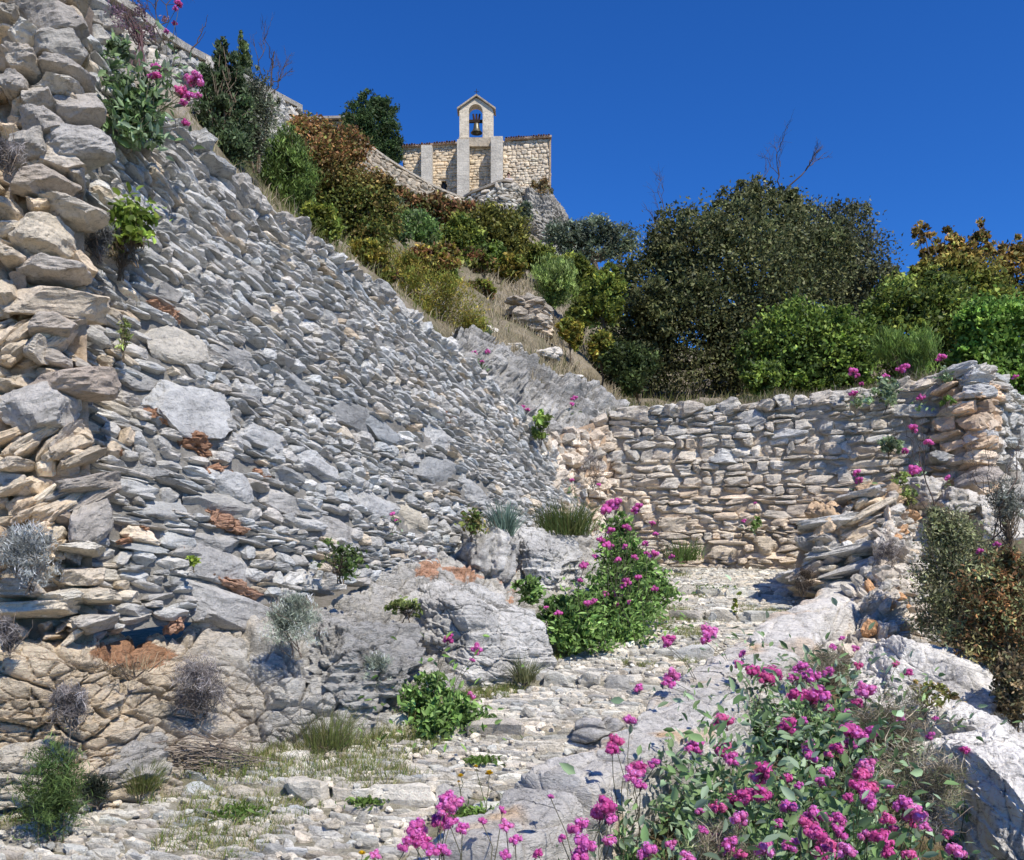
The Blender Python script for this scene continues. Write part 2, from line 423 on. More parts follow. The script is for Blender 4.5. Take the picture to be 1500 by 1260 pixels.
# ------------------------------------------------------------------ rock lumps
def rock(c, half, rotz=0.0, tilt=0.0, col=LGREY, n=30, seed=0, cuts=10, rough=.14, strata=.03, pw=5.0, detail=.03, roll=0.0, band=9.0, vor=1.0):
    r = np.random.default_rng(seed + 71)
    v, q = cube_t(n)
    X = v / (np.sum(np.abs(v) ** pw, axis=1, keepdims=True)) ** (1 / pw)
    for k in range(cuts):
        d = nrm(r.normal(size=3) * np.array([1, 1, .8])); h = r.uniform(.68, 1.0)
        X = X - np.maximum(X @ d - h, 0)[:, None] * d
    off = r.uniform(0, 50, 3)
    X = X * (1 + rough * fbm(X * 1.1 + off, 3, seed))[:, None]
    W = X * np.asarray(half)
    dn = nrm(X)
    fr, f2, idc = voro((W + .1 * fbm(W * 2, 2, seed)[:, None]) * np.array([2.6, 2.6, 3.6]) + off, seed)
    W = W + vor * dn * ((idc - .5) * .06 + np.minimum(f2 - fr, .12) * .25 - .02)[:, None]
    zz = W[:, 2] + .06 * fbm(W * 1.5 + off, 2, seed + 3)
    led = (zz * band) % 1.0
    W[:, :2] += dn[:, :2] * (strata * (led - .5))[:, None]
    g1, g2, idg = voro((W + .08 * fbm(W * 3, 2, seed)[:, None]) * np.array([5., 5., 9.]) + off, seed + 4)
    W = W + dn * (detail * (fbm(W * 7 + off, 4, seed + 9) + vor * (.9 * (idg - .5) - 1.1 * np.exp(-(g2 - g1) * 18)) + .6 * vor * (1 - np.abs(vnoise(W * 11 + off, seed + 2)))))[:, None]
    a, b, e = rotz, tilt, roll
    Rx = np.array([[1, 0, 0], [0, math.cos(b), -math.sin(b)], [0, math.sin(b), math.cos(b)]])
    Ry = np.array([[math.cos(e), 0, math.sin(e)], [0, 1, 0], [-math.sin(e), 0, math.cos(e)]])
    Rz = np.array([[math.cos(a), -math.sin(a), 0], [math.sin(a), math.cos(a), 0], [0, 0, 1]])
    W = W @ (Rz @ Ry @ Rx).T + np.asarray(c)
    colv = np.asarray(col) * (1 + .16 * fbm(W * 1.3 + off, 3, seed + 20))[:, None] * (1 - .35 * (np.minimum(f2 - fr, .08) < .03))[:, None]
    return W, q, np.clip(colv, .01, .9)

def rock_disp(seed, amp=.09, strata=.05, band=8.0):
    def f(pos):
        q = pos + .25 * np.stack([fbm(pos * 1.4, 2, seed), fbm(pos * 1.4 + 9, 2, seed), fbm(pos * 1.4 + 19, 2, seed) * .4], 1)
        f1, f2, idc = voro(q * np.array([2.2, 2.2, 3.6]), seed)
        g1, g2, idg = voro(q * np.array([5.5, 5.5, 10.]), seed + 5)
        zz = q[:, 2] + .1 * fbm(pos * np.array([.8, .8, .4]), 2, seed + 7)
        led = (zz * band) % 1.0
        return amp * 1.2 * fbm(pos * .9, 3, seed + 1) + amp * 1.3 * (idc - .5) - .09 * np.exp(-(f2 - f1) * 26) + amp * .6 * (idg - .5) - .04 * np.exp(-(g2 - g1) * 22) + strata * (led - .5) + .03 * fbm(pos * 8, 4, seed + 2)
    return f

# ------------------------------------------------------------------ plants
def leafmesh(C, size, aspect=.45, up=.25, out=None, outw=.6, r=rng, fold=.18, droop=0.0):
    n = len(C); size = np.broadcast_to(np.asarray(size, float), (n,)) * r.uniform(.65, 1.3, n)
    d = nrm(r.normal(size=(n, 3))); d[:, 2] += up
    if out is not None: d = d + out * outw
    d[:, 2] -= droop
    d = nrm(d); s = nrm(np.cross(d, nrm(r.normal(size=(n, 3))))); nn = np.cross(d, s)
    sz = size[:, None]
    V = np.stack([C - d * sz * .5, C + s * sz * aspect * .5 + nn * sz * fold - d * sz * .05, C + d * sz * .5, C - s * sz * aspect * .5 + nn * sz * fold - d * sz * .05], 1)
    return V.reshape(-1, 3), np.arange(4 * n).reshape(n, 4)

def ovalmesh(C, size, aspect=.45, up=.25, out=None, outw=.6, r=rng, fold=.2):
    n = len(C); size = np.broadcast_to(np.asarray(size, float), (n,)) * r.uniform(.55, 1.35, n)
    d = nrm(r.normal(size=(n, 3))); d[:, 2] += up
    if out is not None: d = d + out * outw
    d = nrm(d); s = nrm(np.cross(d, nrm(r.normal(size=(n, 3)) + np.array([0, 0, .8])))); nn = np.cross(s, d); nn *= np.sign(nn[:, 2:3] + 1e-6)
    sz = size[:, None]; w = sz * aspect * r.uniform(.75, 1.2, n)[:, None]; b = C - d * sz * .5; t = C + d * sz * .5 - nn * sz * r.uniform(0, .22, n)[:, None]
    m1 = C - d * sz * .16 + nn * sz * fold * .35; m2 = C + d * sz * .2 + nn * sz * fold * .2
    V = np.stack([b, m1 + s * w * .46, m2 + s * w * .38, t, m2 - s * w * .38, m1 - s * w * .46], 1).reshape(-1, 3)
    k = (np.arange(n) * 6)[:, None]
    return V, np.concatenate([k + np.array([0, 1, 2, 3]), k + np.array([0, 3, 4, 5])])

def leafcol(pal, n, r, bright=None, var=.2):
    pal = np.asarray(pal, float); c = pal[r.integers(0, len(pal), n)] * np.exp(r.normal(0, var, n))[:, None]
    if bright is not None: c = c * bright[:, None]
    return np.clip(np.repeat(c, 4, axis=0), .004, .9)

def tube(pts, r0, r1, sides=6):
    pts = np.asarray(pts, float); n = len(pts)
    t = nrm(np.gradient(pts, axis=0)); ref = np.array([.31, .95, .05]); a = nrm(np.cross(t, ref)); b = np.cross(t, a)
    rad = np.linspace(r0, r1, n)[:, None, None]; th = np.arange(sides) / sides * 2 * np.pi
    V = pts[:, None] + rad * (np.cos(th)[None, :, None] * a[:, None] + np.sin(th)[None, :, None] * b[:, None])
    i = np.arange(n - 1)[:, None] * sides; j = np.arange(sides)[None]; k = (j + 1) % sides
    Q = np.stack([i + j, i + k, i + k + sides, i + j + sides], -1).reshape(-1, 4)
    return V.reshape(-1, 3), Q

def bend(a, b, k=6, wob=.1, sag=0.0, r=rng):
    a = np.asarray(a, float); b = np.asarray(b, float); t = np.linspace(0, 1, k)[:, None]; L = np.linalg.norm(b - a)
    w = r.normal(0, wob * L, (k, 3)); w[0] = w[-1] = 0
    p = a + (b - a) * t + w; p[:, 2] += (np.sin(t[:, 0] * np.pi) * sag * L); return p

def branching(mb, base, tip, r0, depth, r, col, spread=.5):
    p = bend(base, tip, 6, .05, 0, r); V, Q = tube(p, r0, r0 * .45, 5); mb.add(V, Q, col)
    if depth <= 0: return
    L = np.linalg.norm(np.asarray(tip) - base); d = nrm(np.asarray(tip) - base)
    for k in range(r.integers(3, 5)):
        s = p[r.integers(2, 6)]
        e = s + nrm(d + r.normal(0, spread, 3)) * L * r.uniform(.4, .7)
        branching(mb, s, e, r0 * .5, depth - 1, r, col, spread)

def blades(C, h, lean, width, cols, r, curve=.5, dirs=None):
    n = len(C); h = np.broadcast_to(np.asarray(h, float), (n,)) * r.uniform(.55, 1.25, n)
    az = r.uniform(0, 2 * np.pi, n) if dirs is None else dirs
    D = np.stack([np.cos(az), np.sin(az), np.zeros(n)], 1); le = np.abs(r.normal(0, lean, n))[:, None] if np.isscalar(lean) else lean[:, None]
    d0 = nrm(D * le + np.array([0, 0, 1.])); d1 = nrm(D * (le * (1 + 2 * curve) + .2 * curve) + np.array([0, 0, 1. - curve * .6]))
    S = nrm(np.stack([-np.sin(az + 1.0), np.cos(az + 1.0), np.zeros(n)], 1)); w = (np.broadcast_to(np.asarray(width, float), (n,)))[:, None]
    m = C + d0 * (h * .55)[:, None]; t = m + d1 * (h * .45)[:, None]
    V = np.stack([C - S * w, C + S * w, m + S * w * .75, m - S * w * .75, t + S * w * .15, t - S * w * .15], 1).reshape(-1, 3)
    k = (np.arange(n) * 6)[:, None]
    Q = np.concatenate([k + np.array([0, 1, 2, 3]), k + np.array([3, 2, 4, 5])])
    return V, Q, np.repeat(cols, 6, axis=0)

def pick(pal, n, r, var=.2):
    pal = np.asarray(pal, float); return np.clip(pal[r.integers(0, len(pal), n)] * np.exp(r.normal(0, var, n))[:, None], .004, .9)

_seed = [100]
def nseed():
    _seed[0] += 1; return _seed[0]

GAIN = 2.45
def foliage(lumps, n, leaf, pal, r, clump=.3, aspect=.5, up=.25, var=.22, inner=.2, cl_leaf=45, flat=.85, top=None, shell=(.62, 1.06), sat=4, oval=False):
    """leaves in clumps over the shells of ellipsoid lumps; light and dark clumps, gaps between"""
    lumps = [(np.asarray(c, float), np.asarray(R, float)) for c, R in lumps]
    if sat:
        for c, R in list(lumps):
            for k in range(sat):
                d = nrm(r.normal(size=3) + np.array([0, -.2, .25])); lumps.append((c + d * R * r.uniform(.8, 1.08), R * r.uniform(.18, .38)))
    vol = np.array([np.prod(R) ** (2 / 3.) for _, R in lumps]); vol /= vol.sum()
    nc = max(8, n // cl_leaf); li = r.choice(len(lumps), nc, p=vol)
    d = nrm(r.normal(size=(nc, 3))); rad = r.uniform(*shell, nc)[:, None]
    c = np.array([lumps[i][0] for i in li]); R = np.array([lumps[i][1] for i in li])
    cc = c + d * R * rad
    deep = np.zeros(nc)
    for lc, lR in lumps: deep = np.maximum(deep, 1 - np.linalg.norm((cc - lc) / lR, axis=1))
    br = np.exp(r.normal(0, .3, nc)) * (1 - .55 * np.clip(deep * 2.2, 0, 1))  # random clump tone; inner clumps painted darker to imitate shade inside the crown
    ck = r.integers(0, nc, n); sig = clump * R.min(axis=1)[ck][:, None]
    L = cc[ck] + r.normal(size=(n, 3)) * sig * np.array([1, 1, flat])
    out = nrm(L - c[ck])
    V, Q = ovalmesh(L, leaf * 1.1, aspect, up, out, .5, r) if oval else leafmesh(L, leaf, aspect, up, out, .5, r)
    pal = np.asarray(pal, float); pc = r.integers(0, len(pal), nc)
    pal = pal * GAIN
    base = np.where(r.random(n)[:, None] < .6, pal[pc[ck]], pal[r.integers(0, len(pal), n)])
    if top is not None:
        zmax = max(a[2] + b[2] for a, b in lumps); zmin = min(a[2] - b[2] for a, b in lumps)
        f = np.clip((L[:, 2] - (zmin + (zmax - zmin) * top[1])) / ((zmax - zmin) * .25), 0, 1) * (r.random(n) < .85)
        tp = np.asarray(top[0], float) * GAIN; base = base * (1 - f)[:, None] + tp[r.integers(0, len(tp), n)] * f[:, None]
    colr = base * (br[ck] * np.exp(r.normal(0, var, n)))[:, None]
    return V, Q, np.clip(np.repeat(colr, 6 if oval else 4, axis=0), .003, .9)

BARKC = (.16, .13, .10)
def shrub(name, label, cat, cx, cy, w, h, Y, pal, n=6000, leaf=.07, lumps=8, clump=.3, aspect=.5, group=None, trunk=.03, depth=.8, top=None, up=.25, seed=None, spread=.55, lumpr=(.3, .48), var=.22, lump_list=None, cl_leaf=45, sat=4, stems=1, sink=.4, shell=(.62, 1.06), bark=BARKC, dead=None):
    r = np.random.default_rng(seed if seed is not None else nseed())
    s = Y / K; W, Hh, D = w * s / 2, h * s / 2, w * s / 2 * depth; c = P(cx, cy, Y)
    base = P(cx, cy + h / 2, Y)
    root = thing(name, label, cat, base, group)
    LL = []
    if lump_list:
        for (lx, ly, lw, lh, dy) in lump_list:
            LL.append((P(lx, ly, Y + dy), (lw * s / 2, min(lw, lh) * s / 2 * .9, lh * s / 2)))
    else:
        for k in range(lumps):
            d = nrm(r.normal(size=3)) * r.uniform(.2, 1) ** .5 * spread
            f = r.uniform(*lumpr)
            LL.append((c + d * np.array([W, D, Hh]), np.array([W * f * 1.1, D * f * 1.1, Hh * f * 1.15])))
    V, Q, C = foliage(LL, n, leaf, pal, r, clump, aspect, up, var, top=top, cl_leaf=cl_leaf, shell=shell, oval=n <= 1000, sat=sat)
    if trunk:
        mb = MB()
        for k in range(stems):
            b0 = base + np.array([r.normal(0, .12) * W, r.normal(0, .1) * D, -sink * (1 if stems == 1 else .6)])
            fork = base * .55 + c * .45 + np.array([r.normal(0, .1) * W, 0, 0])
            Vt, Qt = tube(bend(b0, fork, 6, .04, 0, r), trunk, trunk * .7, 7); mb.add(Vt, Qt, bark)
            for lc, lR in LL:
                for j in range(2):
                    Vt, Qt = tube(bend(fork + (b0 - fork) * r.uniform(0, .4), lc + r.normal(0, .45, 3) * lR, 6, .06, 0, r), trunk * .6, trunk * .12, 5); mb.add(Vt, Qt, bark)
        mb.part('trunk', root, M_BARK)
    part('crown', root, V, Q, M_LEAF, C)
    if dead:
        for (x0, y0, x1, y1, r0, dp) in dead:
            mb = MB(); branching(mb, P(x0, y0, Y), P(x1, y1, Y), r0, dp, r, (.11, .085, .075), .33); mb.part('dead_branch', root, M_BARK, label='bare dead branch above the crown')
    return root

def tuft(name, label, cat, cx, by, w, h, Y, pal, n=600, lean=.55, wid=.003, curve=.4, group=None, mat=None, twig=0, seed=None, base_r=.35):
    """dome of thin stalks on a woody foot"""
    r = np.random.default_rng(seed if seed is not None else nseed()); s = Y / K; base = P(cx, by, Y)
    root = thing(name, label, cat, base, group)
    R = w * s / 2
    off = r.normal(0, 1, (n, 3)) * np.array([R * base_r, R * base_r, h * s * .05]); off[:, 2] = np.abs(off[:, 2])
    az = np.arctan2(off[:, 1], off[:, 0]) + r.normal(0, .6, n)
    V, Q, C = blades(base + off, h * s * .85, lean, wid, pick(pal, n, r), r, curve, az)
    part('foliage', root, V, Q, mat or M_LEAF, C)
    mb = MB()
    for k in range(twig + 4):
        e = base + np.array([r.normal(0, .5) * R, r.normal(0, .5) * R, h * s * r.uniform(.3, .8 if twig else .45)])
        Vt, Qt = tube(bend(base - np.array([0, -.03, .04]), e, 5, .08, 0, r), .006, .002, 5); mb.add(Vt, Qt, (.2, .16, .13))
    mb.part('stem', root, M_BARK)
    return root

def dome(name, label, cat, cx, by, w, h, Y, pal, n=3000, leaf=.035, aspect=.1, up=1.1, group=None, mat=None, lumps=7, stems=5, clump=.3, spread=.5):
    """dome of fine sprigs or tangled twigs"""
    r = np.random.default_rng(nseed()); s = Y / K; base = P(cx, by, Y); root = thing(name, label, cat, base, group)
    c = P(cx, by - h / 2, Y); H = np.array([w * s / 2, w * s / 2 * .8, h * s / 2])
    LL = [(c, H * .66), (c - np.array([0, 0, H[2] * .55]), H * np.array([.8, .8, .45]))] + [(c + nrm(r.normal(size=3)) * H * spread, H * r.uniform(.32, .5)) for k in range(lumps)]
    V, Q, C = foliage(LL, n, leaf, np.asarray(pal) / GAIN * 1.2, r, clump, aspect, up, .22, cl_leaf=24, shell=(.3, 1.05), sat=1); part('foliage', root, V, Q, mat or M_LEAF, C)
    mb = MB()
    for k in range(stems * 3):
        e = c + r.normal(0, .5, 3) * H; Vt, Qt = tube(bend(base + r.normal(0, .1, 3) * H - np.array([0, -.03, .03]), e, 5, .1, 0, r), .005, .0015, 5); mb.add(Vt, Qt, (.24, .2, .17))
    mb.part('stem', root, M_BARK); return root

# flower heads of valerian: lumpy domes of tiny florets (unit radius), shared by all plants
def head_mesh(seed, nf, lobes, colr):
    r = np.random.default_rng(seed)
    lc = [np.array([0, 0, .25])] + [np.array([math.cos(t) * .55, math.sin(t) * .55, r.uniform(-.35, .35)]) for t in np.arange(lobes) / lobes * 6.283 + r.uniform(0, 1)]
    k = r.integers(0, len(lc), nf); c = np.array(lc)[k]; d = nrm(r.normal(size=(nf, 3)) + np.array([0, 0, .35]))
    L = c + d * r.uniform(.3, .5, nf)[:, None]
    mb = MB()
    a = nrm(np.cross(d, r.normal(size=(nf, 3)))); b = np.cross(d, a); sz = r.uniform(.09, .16, nf)[:, None]
    base = np.asarray(colr) * np.exp(r.normal(0, .25, nf))[:, None] * np.array([1, 1, 1]) 
    pale = r.random(nf) < .2; base[pale] = base[pale] * .5 + np.array([.75, .3, .55]) * .5
    for th in (0, 1.26, 2.51, 3.77, 5.03):
        e = a * math.cos(th) + b * math.sin(th); f = np.cross(d, e)
        V = np.stack([L, L + e * sz * .6 + f * sz * .38 + d * sz * .15, L + e * sz * 1.15 + d * sz * .1, L + e * sz * .6 - f * sz * .38 + d * sz * .15], 1).reshape(-1, 3)
        mb.add(V, np.arange(4 * nf).reshape(-1, 4), np.repeat(base, 4, axis=0))
    # calyx tubes that carry the florets
    for q in lc:
        for j in range(3):
            V, F = tube([np.array([0, 0, -.9]), np.array([q[0] * .4, q[1] * .4, -.45]), q + r.normal(0, .12, 3)], .035, .02, 4); mb.add(V, F, (.22, .1, .12))
        v, f = cube_t(2); v2 = nrm(v) * .34 + q; mb.add(v2, f, np.asarray(colr) * .75)
    V, F, C = mb.get(); me = mesh_np('flower_head', V, F, np.clip(C, .01, .9)); me.materials.append(M_PETAL); return me
MAG = (.92, .19, .54)
HEADS = [head_mesh(k, 150, 4 + k % 3, np.array(MAG) * f * np.array(t)) for k, (f, t) in enumerate([(1, (1, 1, 1)), (1.15, (1, 1.3, 1)), (.85, (1.05, .8, .9)), (1, (1, 1.1, 1.1)), (.95, (1.1, 1, .85))])]
HEADS_FAR = [head_mesh(20 + k, 40, 4, np.array(MAG) * f) for k, f in enumerate((1, 1.15, .9))]
VAL = [(.24, .36, .14), (.30, .42, .22), (.19, .31, .11), (.35, .46, .29)]
VAL2 = [(.25, .40, .10), (.31, .47, .14), (.20, .34, .08)]

def bedz(X, Y):
    kx = np.interp(Y, [2.5, 4.08, 4.67, 5.35, 5.96, 7.0, 7.98, 9.44, 10.8, 12.1], [-.8, -.1, .25, .78, 1.2, 1.75, 2.5, 3.45, 4.3, 4.8])
    d = np.maximum(np.asarray(X) - kx, 0)
    return zpath(Y) - .12 - .1 * d - .28 * np.maximum(d - 1.6, 0) ** 1.3

def bushy(root, lumps, Y, n, leaf, pal, r):
    LL = [(P(x, y, Y + dy), (w * Y / K / 2, w * Y / K / 2 * .8, h * Y / K / 2)) for x, y, w, h, dy in lumps]
    V, Q, C = foliage(LL, n, leaf, np.asarray(pal) / GAIN, r, .3, .42, .5, .25, cl_leaf=30, shell=(.3, 1.08), oval=True); part('foliage', root, V, Q, M_LEAF, C)
def valerian(label, heads, Y=None, hgt=.55, base=None, nleaf=60, leaf=.06, pal=VAL, far=False, group=None, basal=.25, spread=.12, lean_leaf=.35, name='valerian_plant', seed=None, rr=.0026):
    """heads: (px,py,r_px[,Y]) ; base (px,py,Y) or, for plants in the bed, found on the bed"""
    r = np.random.default_rng(seed if seed is not None else nseed())
    hp = []
    for q in heads:
        px, py, rad = q[:3]
        if Y is None:
            hh = hgt * r.uniform(.85, 1.2); y = (2.42 - .02 - hh) / (.149 + (py - 800) / 1300.)
        else: y = (q[3] if len(q) > 3 else Y) + r.normal(0, .06)
        hp.append((P(px, py, y), rad * 1.12 * y / K))
    if base is not None: b = P(*base)
    else:
        m = np.mean([p for p, _ in hp], axis=0); b = np.array([m[0], m[1], 0.]); kx = np.interp(b[1], [2.5, 4.08, 4.67, 5.35, 5.96, 7.0, 7.98, 9.44, 10.8, 12.1], [-.8, -.1, .25, .78, 1.2, 1.75, 2.5, 3.45, 4.3, 4.8])
        if kx - .8 < b[0] < kx + .1 and b[1] > 4.4: b[0] = kx + .1
        b[2] = bedz(b[0], b[1])
    root = thing(name, label, 'plant', b, group)
    LC = []; LS = []
    for i, (p, rad) in enumerate(hp):
        s0 = b + np.array([r.normal(0, spread * .5), r.normal(0, spread * .5), -.03])
        L = np.linalg.norm(p - s0); e = p - np.array([0, 0, rad * .6])
        pts = bend(s0, e, 7, .02, 0, r); pts[1:-1, :2] = pts[1:-1, :2] * .8 + s0[:2] * .2 if L > .3 else pts[1:-1, :2]
        V, Q = tube(pts, rr * 1.3, rr * .8, 5)
        st = part('stem', root, V, Q, M_LEAF, np.broadcast_to(np.array((.16, .15, .09)), V.shape))
        me = (HEADS_FAR if far else HEADS)[r.integers(0, 3 if far else 5)]
        o = bpy.data.objects.new('flower_head', me); COL.objects.link(o); o.parent = st
        o.location = Vector((p - b).tolist()); o.scale = (rad, rad, rad * r.uniform(.85, 1.15)); o.rotation_euler = (r.normal(0, .25), r.normal(0, .25), r.uniform(0, 6.28))
        k = max(2, int(nleaf / max(len(hp), 1) * .7))
        tt = r.uniform(0.0, .7, k) ** 1.5; idx = tt * 6; i0 = np.clip(idx.astype(int), 0, 5); f = (idx - i0)[:, None]
        q = pts[i0] * (1 - f) + pts[i0 + 1] * f
        LC.append(q + r.normal(0, leaf * .45, (k, 3))); LS.append(leaf * (1.15 - .6 * tt))
    nb = int(nleaf * .6)
    LC.append(b + np.abs(r.normal(0, 1, (nb, 3))) * np.array([0, 0, basal]) + r.normal(0, 1, (nb, 3)) * np.array([spread, spread, .02])); LS.append(np.full(nb, leaf))
    C = np.concatenate(LC); S = np.concatenate(LS)
    out = nrm((C - b) * np.array([1, 1, .15]) + r.normal(0, .02, C.shape))
    V, Q = ovalmesh(C, S * 1.25, .44, lean_leaf, out, .9, r)
    part('foliage', root, V, Q, M_LEAF, np.repeat(pick(pal, len(C), r, .24), 6, axis=0))
    return root
#==SETTING==
# ================================================================== SETTING
# ---- camera
cam = bpy.data.cameras.new('camera'); co = bpy.data.objects.new('camera', cam); COL.objects.link(co)
co.location = (0, 0, EYE); co.rotation_euler = (math.pi / 2, 0, 0)
cam.sensor_width = 36; cam.lens = 36 * K / 1500; cam.shift_y = (H0 - 630) / 1500; cam.clip_start = .05; cam.clip_end = 6000
SC.camera = co

# ---- light
SUN = nrm(np.array([.54, -.70, 1.08])); el = math.asin(SUN[2]); azm = math.atan2(SUN[0], SUN[1])
wd = bpy.data.worlds.new('World'); SC.world = wd; wd.use_nodes = True; nt = wd.node_tree; nt.nodes.clear()
sky = nt.nodes.new('ShaderNodeTexSky'); sky.sky_type = 'NISHITA'; sky.sun_disc = False; sky.sun_elevation = el; sky.sun_rotation = azm
sky.altitude = 900; sky.air_density = 1.0; sky.dust_density = .15; sky.ozone_density = 3.0
hs = nt.nodes.new('ShaderNodeHueSaturation'); hs.inputs['Saturation'].default_value = 1.22; hs.inputs['Value'].default_value = .95
tint = nt.nodes.new('ShaderNodeMix'); tint.data_type = 'RGBA'; tint.blend_type = 'MULTIPLY'; tint.inputs[0].default_value = 1.0; tint.inputs[7].default_value = (.47, .97, 1.64, 1)
bg = nt.nodes.new('ShaderNodeBackground'); bg.inputs[1].default_value = .10; wo = nt.nodes.new('ShaderNodeOutputWorld')
nt.links.new(sky.outputs[0], hs.inputs['Color']); nt.links.new(hs.outputs[0], tint.inputs[6]); nt.links.new(tint.outputs[2], bg.inputs[0]); nt.links.new(bg.outputs[0], wo.inputs[0])
sl = bpy.data.lights.new('sun', 'SUN'); sl.energy = 5.0; sl.angle = math.radians(.53); sl.color = (1, .95, .87)
so = bpy.data.objects.new('sun', sl); COL.objects.link(so); so.rotation_euler = Vector(SUN.tolist()).to_track_quat('Z', 'Y').to_euler(); so.location = (10, -10, 20)
SC.view_settings.view_transform = 'Standard'; SC.view_settings.look = 'None'; SC.view_settings.exposure = 0
SC.render.engine = 'CYCLES'; SC.cycles.use_denoising = True; SC.cycles.max_bounces = 6; SC.cycles.diffuse_bounces = 3; SC.cycles.transparent_max_bounces = 4

# ---- far ground
g = np.array([[-3000, -200, -14.], [3000, -200, -14], [3000, 4000, -14], [-3000, 4000, -14]])
solo('ground', g, np.array([[0, 1, 2, 3]]), M_HILL, None, kind='structure', origin=np.zeros(3))

# ---- hillside: rows from the wall tops up to the crest and over
def hill():
    px = [-500, -100, 130, 260, 370, 490, 590, 690, 780, 850, 900, 1000, 1200, 1390, 1480, 1650, 2100]
    rows = [
        [(-250, 6.3), (-180, 6.4), (90, 7.1), (222, 7.7), (320, 8.5), (402, 9.7), (484, 10.8), (564, 12.0), (646, 13.3), (660, 14.5), (622, 14.5), (612, 14.2), (596, 13.6), (570, 13.2), (640, 14), (760, 14), (900, 12)],
        [(-200, 8), (-60, 8.6), (70, 9.2), (160, 9.8), (270, 10.5), (355, 12), (420, 13.5), (500, 14.4), (545, 15.8), (590, 16.3), (602, 16.5), (606, 16.5), (594, 16), (580, 16), (640, 17), (720, 18), (860, 18)],
        [(-150, 12), (0, 13), (75, 14), (140, 14.5), (230, 16), (330, 18), (380, 20), (430, 22), (465, 23), (535, 22), (585, 22), (590, 22), (575, 22), (550, 22), (580, 23), (650, 25), (760, 28)],
        [(0, 18), (70, 20), (120, 22), (165, 23), (215, 26), (260, 30), (320, 33), (360, 36), (400, 38), (480, 36), (550, 34), (560, 32), (545, 32), (520, 32), (540, 33), (590, 36), (680, 42)],
        [(60, 28), (110, 30), (150, 32), (180, 35), (225, 40), (285, 48), (320, 54), (325, 58), (350, 60), (420, 58), (490, 54), (520, 50), (520, 50), (500, 50), (510, 52), (550, 56), (640, 64)],
        [(250, 60), (280, 64), (290, 66), (300, 68), (330, 70), (370, 74), (390, 76), (400, 78), (420, 78), (430, 80), (520, 80), (560, 80), (560, 80), (560, 80), (570, 84), (600, 90), (680, 100)],
        [(650, 160), (650, 160), (650, 160), (650, 160), (650, 160), (650, 160), (650, 160), (660, 160), (690, 160), (720, 160), (750, 160), (760, 160), (760, 160), (770, 160), (780, 160), (790, 160), (800, 160)]]
    rows = [[(y_ + (4 if x_ < 1380 else 270), Y_ - .2) for x_, (y_, Y_) in zip(px, rows[0])]] + rows
    cols = [[(px[i], rows[k][i][0], rows[k][i][1]) for k in range(len(rows))] for i in range(len(px))]
    s = Surf(cols)
    V, Q = s.grid(260, 170, lambda p: .12 * fbm(p * .7, 4, 3) * np.clip((p[:, 1] - 5) / 8, .25, 2))
    return s, V, Q
HILL, V, Q = hill()
solo('hillside', V, Q, M_HILL, None, kind='structure', origin=np.zeros(3))

# ---- path
PXL = [(3.0, -3.6), (4.4, -3.3), (4.97, -2.95), (5.33, -2.4), (5.97, -1.75), (6.2, -1.1), (7.0, -.55), (7.7, -.15), (8.6, .15), (10.4, .95), (12, 1.5), (13.7, 1.6)]
PXR = [(3.0, -1.0), (4.08, -.47), (4.67, -.11), (5.35, .41), (5.96, .83), (7.0, 1.35), (7.98, 2.09), (9.44, 3.05), (10.8, 3.95), (13.7, 4.9)]
def pl(Y): return np.interp(Y, *zip(*PXL))
def pr(Y): return np.interp(Y, *zip(*PXR))
STEPS = [5.05, 6.25, 7.55, 8.55, 10.2, 11.6]
def zstep(Y, X=0):
    """ramp broken by low risers: tread is flatter than the ramp"""
    Y = np.asarray(Y, float); Ye = Y + .16 * np.asarray(X) - .1
    e = np.array([3.0] + STEPS + [14.])
    i = np.clip(np.searchsorted(e, Ye) - 1, 0, len(e) - 2); f = (Ye - e[i]) / (e[i + 1] - e[i])
    return zpath(Y) + .035 - .07 * f
ys = np.linspace(2.4, 14.2, 240); us = np.linspace(0, 1, 60)
YY, UU = np.meshgrid(ys, us, indexing='ij'); XX = (pl(YY) - .5) * (1 - UU) + (pr(YY) + .35) * UU
pos = np.stack([XX, YY, zstep(YY, XX) - .03], -1).reshape(-1, 3); pos[:, 2] += .02 * fbm(pos * 3, 3, 5)
i = np.arange(239)[:, None] * 60 + np.arange(59)[None]
Qp = np.stack([i, i + 60, i + 61, i + 1], -1).reshape(-1, 4)[:, ::-1]
solo('path', pos, Qp, M_PATHSOIL, None, kind='structure', origin=np.zeros(3))

